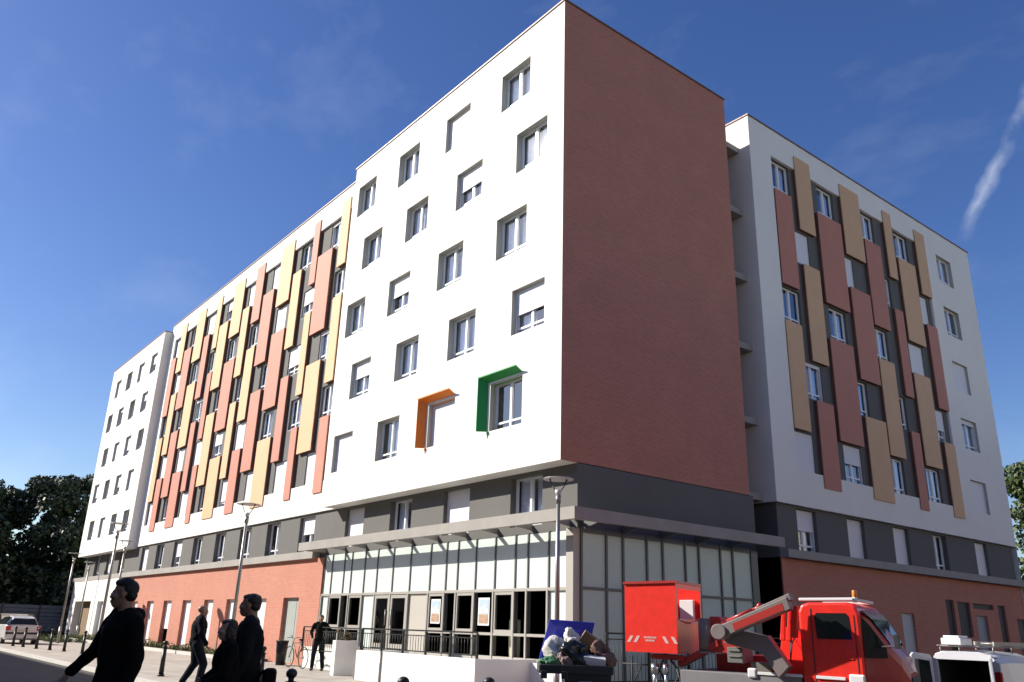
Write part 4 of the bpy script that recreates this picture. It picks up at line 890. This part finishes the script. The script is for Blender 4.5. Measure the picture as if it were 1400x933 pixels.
for x0, x1 in ((6.28, 6.34), (6.42, 6.47)): q = MB(); q.prism([(x0 - .05, 1.45), (x0 + .04, 2.0), (x1 + .04, 2.0), (x1, 1.45)], .0, .07); tb_(q, 'upright', RED)
q = MB(); q.prism([(6.60, 1.50), (6.68, 2.02), (6.80, 2.05), (6.74, 1.50)], -.42, -.30); tb_(q, 'cab_guard', RED)
for z in (1.5, 1.6, 1.72, 1.85): q = MB(); q.tube([(6.40, .1, 1.1), (6.48, .02, z - .1), (6.60, .05, z + .1), (6.62, .2, z + .3)], .016, 6); tb_(q, 'hose', DK, bevel=0)
# jib to basket
q = MB(); q.prism([(4.55, 1.86), (4.78, 1.86), (5.32, 1.30), (5.32, 1.18), (4.30, 1.18), (4.40, 1.5)], .15, .62); tb_(q, 'jib_bracket', DRED)
q = MB(); q.cyl((4.40, .2, 1.20), (4.40, .2, 1.82), .13, .13, 20); q.cyl((4.40, .2, 1.16), (4.40, .2, 1.20), .16, .16, 20); tb_(q, 'rotator', ARM, bevel=0)
q = MB(); beam(q, (3.7, .92), (4.75, 1.36), .25, .12, .1); q.box(3.0, 3.9, .0, .45, 1.00, 1.10); tb_(q, 'jib_arm', DRED)
q = MB(); q.box(5.06, 5.42, -.1, .5, 1.02, 1.30); q.box(5.1, 5.38, -.12, -.1, 1.22, 1.26); q.box(5.1, 5.38, -.12, -.1, 1.12, 1.15); q.box(5.55, 6.0, .0, .5, .84, 1.05); tb_(q, 'toolbox', mat('box_grey', (.16, .16, .15), .6))
q = MB(); q.box(4.4, 6.0, .7, 1.6, .84, 1.15); tb_(q, 'equipment_locker', DRED)
for (x, r_) in ((3.12, .05), (3.42, .035)):
    q = MB(); q.cyl((x, -.02, .1), (x, -.02, .90), r_, r_, 14, 0); q.cyl((x, -.02, .72), (x, -.02, .92), r_ * 1.6, r_ * 1.6, 14, 0); tb_(q, 'outrigger_ram', CHR, bevel=0)
q = MB(); q.tube([(3.55, 0, 1.0), (3.75, -.05, .85), (3.9, 0, .4)], .025, 8); q.tube([(3.3, .1, 1.02), (3.2, .05, .8), (3.5, 0, .45), (3.8, 0, .75)], .02, 8); q.ell((4.02, -.05, .72), .12, .12, .12); q.box(2.3, 4.3, .1, .5, .25, .45); tb_(q, 'cables', DK, bevel=0)
q = MB(); q.tube([(2.45, 0, 1.05), (2.45, 0, .15)], .02, 8); q.tube([(2.2, 0, .88), (3.1, 0, .88)], .015, 8); q.tube([(2.45, 0, .55), (2.75, 0, .88)], .015, 8); q.tube([(2.2, 0, .45), (3.1, 0, .45)], .02, 8); tb_(q, 'underframe', DK, bevel=0)
# basket
BX0, BX1, BY0, BY1, BZ0, BZ1 = 2.40, 3.86, -.20, 1.12, 1.13, 2.50
q = MB(); q.box(BX0, BX1, BY0, BY0 + .03, BZ0, BZ1); q.box(BX0, BX1, BY1 - .03, BY1, BZ0, BZ1); q.box(BX0, BX0 + .03, BY0 + .03, BY1 - .03, BZ0, BZ1)
q.box(BX1 - .03, BX1, BY0 + .03, BY1 - .03, BZ0, 1.80); q.box(BX1 - .03, BX1, BY0 + .03, BY0 + .09, 1.80, BZ1); q.box(BX1 - .03, BX1, BY1 - .07, BY1 - .03, 1.80, BZ1); q.box(BX1 - .03, BX1, BY0 + .09, BY1 - .07, 2.40, BZ1); q.box(BX0 + .03, BX1 - .03, BY0 + .03, BY1 - .03, BZ0, BZ0 + .04)
bkt = tb_(q, 'basket', RED, bevel=.012)
q = MB(); q.box(BX0 - .03, BX1 + .03, BY0 - .035, BY0 + .045, BZ1, BZ1 + .05); q.box(BX0 - .03, BX1 + .03, BY1 - .045, BY1 + .035, BZ1, BZ1 + .05); q.box(BX0 - .03, BX0 + .05, BY0 + .045, BY1 - .045, BZ1, BZ1 + .05); q.box(BX1 - .05, BX1 + .03, BY0 + .045, BY1 - .045, BZ1, BZ1 + .05); tb_(q, 'rim', DRED, bkt, .008)
q = MB(); q.box(3.30, 3.70, .98, 1.085, 1.75, 2.22); tb_(q, 'control_panel', WHT, bkt, .01); q = MB(); q.tube([(BX1 + .02, -.1, 1.80), (BX1 + .05, .4, 1.72), (BX1 + .02, .95, 1.80)], .012, 6); tb_(q, 'handle', CHR, bkt, 0)
PINK = mat('reflective_strip', (.72, .42, .40), .5)
q = MB()
def chev(x, s_): q.add([(x, BY0 - .004, 1.32), (x + .09, BY0 - .004, 1.32), (x + .09 + s_ * .10, BY0 - .004, 1.45), (x + s_ * .10, BY0 - .004, 1.45)], [(0, 1, 2, 3)])
chev(2.45, 1); chev(2.64, 1); chev(3.55, -1); chev(3.79 - .0, -1)
rnd = random.Random(3)
for zz, a, b in ((1.405, 2.94, 3.27), (1.345, 2.98, 3.22)):
    x = a
    while x < b: w_ = rnd.uniform(.02, .04); q.quad((x, BY0 - .004, zz), (x + w_, BY0 - .004, zz), (x + w_, BY0 - .004, zz + .036), (x, BY0 - .004, zz + .036)); x += w_ + .012
tb_(q, 'marking', PINK, bkt, 0)

# ------------------------------------------------------------------ white van with open rear doors
VO = V((7.62, 4.0, -.46)); van = empty('van', VO, 0, 'small white van with both rear doors open and a ladder on its roof rack', 'van')
VW = mat('white_van_paint', (.55, .56, .60), .3, coat=.5)
def vs_(hw, zb, zs, hr_, zr): return [(hw * .55, zb), (hw, zb + .1), (hw * 1.02, zs), (hw * .98, zs + .12), (hr_, zr - .20), (hr_ * .90, zr - .07), (hr_ * .66, zr - .01), (0, zr + .02)]
secs = [(0, vs_(.73, .28, .95, .62, 1.78)), (.5, vs_(.76, .25, .96, .64, 1.81)), (1.6, vs_(.78, .22, .96, .64, 1.80)), (2.3, vs_(.78, .22, .95, .60, 1.70)), (2.95, vs_(.77, .22, .93, .58, 1.25)), (3.5, vs_(.74, .25, .85, .55, 1.02)), (3.95, vs_(.60, .3, .6, .42, .72))]
q = MB(); loft(q, secs, lambda i, j: 1 if (i in (2, 3) and j == 3) or (i == 3 and j in (4, 5, 6)) else 0, closed_ends=(False, True), axis='y'); q.build('body', [VW, CGL], van, bevel=.01)
q = MB(); q.box(-.56, .56, .02, .03, .28, .50, 0); q.box(-.62, -.50, .0, .06, .5, 1.62); q.box(.50, .70, .0, .06, .5, 1.62); q.prism([(-.62, 1.60), (-.52, 1.74), (-.35, 1.80), (.35, 1.80), (.56, 1.74), (.68, 1.60), (.50, 1.64), (-.50, 1.64)], 0, .06); q.build('rear_frame', VW, van, bevel=.02)
q = MB(); q.quad((-.6, .1, .5), (.6, .1, .5), (.6, 2.0, .5), (-.6, 2.0, .5)); q.quad((-.58, 2.0, .3), (.58, 2.0, .3), (.58, 2.0, 1.7), (-.58, 2.0, 1.7)); q.quad((-.6, .1, .4), (-.58, .1, 1.7), (-.58, 2, 1.7), (-.6, 2, .4)); q.quad((.6, .1, .4), (.58, .1, 1.7), (.58, 2, 1.7), (.6, 2, .4)); q.quad((-.58, .07, 1.7), (.58, .07, 1.7), (.58, 2, 1.7), (-.58, 2, 1.7)); q.build('load_bay', DK, van)
for hx, ang, nm in ((-.60, math.radians(-112), 'rear door swung open to the left'), (.56, math.radians(-68), 'rear door swung open, seen edge on')):
    q = MB(); q.prism([(0, .42), (0, 1.62), (.05, 1.72), (.46, 1.76), (.52, 1.70), (.54, .42)], -.03, .03); d_ = q.build('rear_door', VW, van, bevel=.015, loc=(hx, -.01, 0), rot=(0, 0, ang)); d_['label'] = nm
    q = MB(); q.prism([(.07, 1.10), (.09, 1.60), (.44, 1.64), (.47, 1.10)], -.036, .036); q.build('pane', CGL, d_)
q = MB(); q.box(.60, .72, -.04, .05, .85, 1.45); q.build('tail_light', REDL, van, bevel=.02); q = MB(); q.box(-.72, -.62, -.04, .05, .85, 1.45); q.build('tail_light', REDL, van, bevel=.02)
q = MB(); q.box(-.72, .72, -.08, .04, .28, .50); q.build('bumper', BUMP, van, bevel=.03)
for y in (.7, 3.15):
    for x in (-.70, .70): wheel(van, x, y, .30, .18, 'x')
q = MB()
for y in (.25, 1.1, 1.9): q.cyl((-.55, y, 1.90), (.55, y, 1.90), .016); q.cyl((-.52, y, 1.78), (-.52, y, 1.90), .014); q.cyl((.52, y, 1.78), (.52, y, 1.90), .014)
q.cyl((-.55, .2, 1.905), (-.55, 2.0, 1.905), .014); q.cyl((.55, .2, 1.905), (.55, 2.0, 1.905), .014); q.build('roof_rack', STEEL, van)
ld = empty('ladder', (7.85, 4.1, 1.47), -.12, 'aluminium ladder lying on the roof rack of the white van', 'ladder')
q = MB(); q.box(0, .03, 0, 2.6, 0, .07); q.box(.38, .41, 0, 2.6, 0, .07)
for i in range(9): q.cyl((.03, .15 + i * .28, .035), (.38, .15 + i * .28, .035), .013, n=8)
q.build('frame', mat('ladder_alu', (.45, .44, .40), .45, metal=.4), ld); q = MB(); q.box(-.01, .42, 2.5, 2.6, -.01, .09); q.build('end_cap', REDL, ld)
q = MB(); q.box(-.2, .2, -.25, .25, 0, .13); q.box(-.17, .15, -.2, .2, .13, .18); tag(q.build('white_case', WHT, bevel=.015, loc=(7.45, 4.25, 1.46)), 'white case strapped on the roof rack of the white van', 'case')
q = MB(); q.box(-.2, .2, -.16, .16, 0, .28); q.box(-.17, .17, -.13, .13, .28, .34); tag(q.build('red_crate', REDL, bevel=.03, loc=(7.85, 4.35, .06)), 'red crate in the open load bay of the white van', 'crate')

# ------------------------------------------------------------------ overfull wheeled bin
BO = V((8.66, -7.49, 0)); rb = .9068
bn = empty('wheeled_bin', BO, rb, 'black wheeled rubbish container, overfull, with its blue lid thrown open', 'bin')
PL = mat('black_plastic', (.02, .02, .024), .45); BLUE = mat('blue_lid', (.02, .03, .50), .35)
q = MB()
def frus(x0, x1, y0, y1, z0, X0, X1, Y0, Y1, z1): q.add([(x0, y0, z0), (x1, y0, z0), (x1, y1, z0), (x0, y1, z0), (X0, Y0, z1), (X1, Y0, z1), (X1, Y1, z1), (X0, Y1, z1)], [(0, 3, 2, 1), (4, 5, 6, 7), (0, 1, 5, 4), (1, 2, 6, 5), (2, 3, 7, 6), (3, 0, 4, 7)])
frus(-.06, .34, -.22, .26, .12, -.12, .385, -.27, .32, 1.10); q.box(-.385, .395, -.29, .34, 1.10, 1.135); q.box(-.39, .40, -.31, -.28, 1.07, 1.16); q.box(-.39, -.36, -.28, .35, 1.07, 1.16)
q.build('container', PL, bn, bevel=.012)
q = MB(); a, b, c, d = V((-.385, .02, 1.20)), V((.16, .34, 1.16)), V((.27, .36, 1.60)), V((-.26, .20, 1.62)); n = V((0, -.03, .0)); q.add([a, b, c, d, a + n, b + n, c + n, d + n], [(0, 1, 2, 3), (7, 6, 5, 4), (0, 4, 5, 1), (1, 5, 6, 2), (2, 6, 7, 3), (3, 7, 4, 0)]); q.build('lid', BLUE, bn, bevel=.008)
for x, y in ((-.02, -.15), (.30, -.15), (-.02, .2), (.30, .2)): q = MB(); q.cyl((x - .02, y, .08), (x + .02, y, .08), .08, .08, 16); q.build('castor', TYRE, bn)
for x in (-.34, -.12): q = MB(); q.box(x - .035, x + .035, -.33, -.28, 1.02, 1.10); q.build('lifting_lug', PL, bn, bevel=.01)
q = MB(); q.quad((.03, -.262, .62), (.17, -.262, .62), (.175, -.2645, 1.0), (.03, -.2645, 1.0)); q.v = [(x, y - .022, z) for x, y, z in q.v]
for zz in (.94, .80, .72): q.add([(.05, -.296, zz), (.085, -.296, zz), (.085, -.296, zz + .03), (.05, -.296, zz + .03)], [(0, 1, 2, 3)], 1)
q.build('sticker', [mat('sticker', (.40, .38, .50), .6), BLUE], bn)
def lump(nm, off, r, m_, lab, cat, jit=.5, grp=None):
    Rz = Matrix.Rotation(rb, 3, 'Z'); q = MB(); q.ell((0, 0, 0), *r, nu=56, nv=38, jit=jit); o = q.build(nm, m_, loc=BO + Rz @ V(off), rot=(0, 0, rb)); return tag(o, lab, cat, grp)
WB = mat('white_bag', (.60, .585, .575), .45); BB = mat('black_bag', (.015, .015, .014), .3)
lump('rubbish_bag', (-.19, -.03, 1.29), (.13, .14, .14), WB, 'round white rubbish bag on the left of the overfull bin', 'rubbish bag')
lump('rubbish_bag', (-.02, .08, 1.42), (.085, .09, .10), WB, 'small knotted white bag on top of the rubbish heap', 'rubbish bag', .9)
lump('rubbish_bag', (.03, -.14, 1.25), (.17, .12, .13), BB, 'shiny black rubbish bag in the middle of the overfull bin', 'rubbish bag', .7)
lump('rubbish_bag', (.31, -.02, 1.27), (.11, .12, .12), mat('brown_bag', (.12, .06, .045), .6), 'crumpled brown bag on the right of the overfull bin', 'rubbish bag', .9)
lump('rubbish_bag', (-.29, -.17, 1.18), (.10, .07, .05), mat('green_bag', (.03, .13, .06), .5), 'small green bag at the left rim of the overfull bin', 'rubbish bag', .9)
lump('rubbish_bag', (-.12, -.18, 1.22), (.09, .07, .07), mat('pink_grey_bag', (.22, .15, .15), .5), 'pinkish grey crumpled bag between the white and black bags', 'rubbish bag', .9)
Rz = Matrix.Rotation(rb, 3, 'Z')
q = MB(); q.box(-.10, .10, -.06, .06, -.12, .12); o = q.build('cardboard_box', mat('cardboard', (.24, .155, .085), .85), loc=BO + Rz @ V((.15, .06, 1.36)), rot=(.2, .6, rb)); tag(o, 'tilted brown cardboard box on the rubbish heap', 'box')
q = MB(); q.box(-.12, .12, -.05, .05, -.06, .06); o = q.build('white_carton', mat('white_carton', (.6, .6, .64), .6), bevel=.005, loc=BO + Rz @ V((.20, -.22, 1.19)), rot=(.25, .12, rb)); tag(o, 'white carton on the front rim of the overfull bin', 'carton')
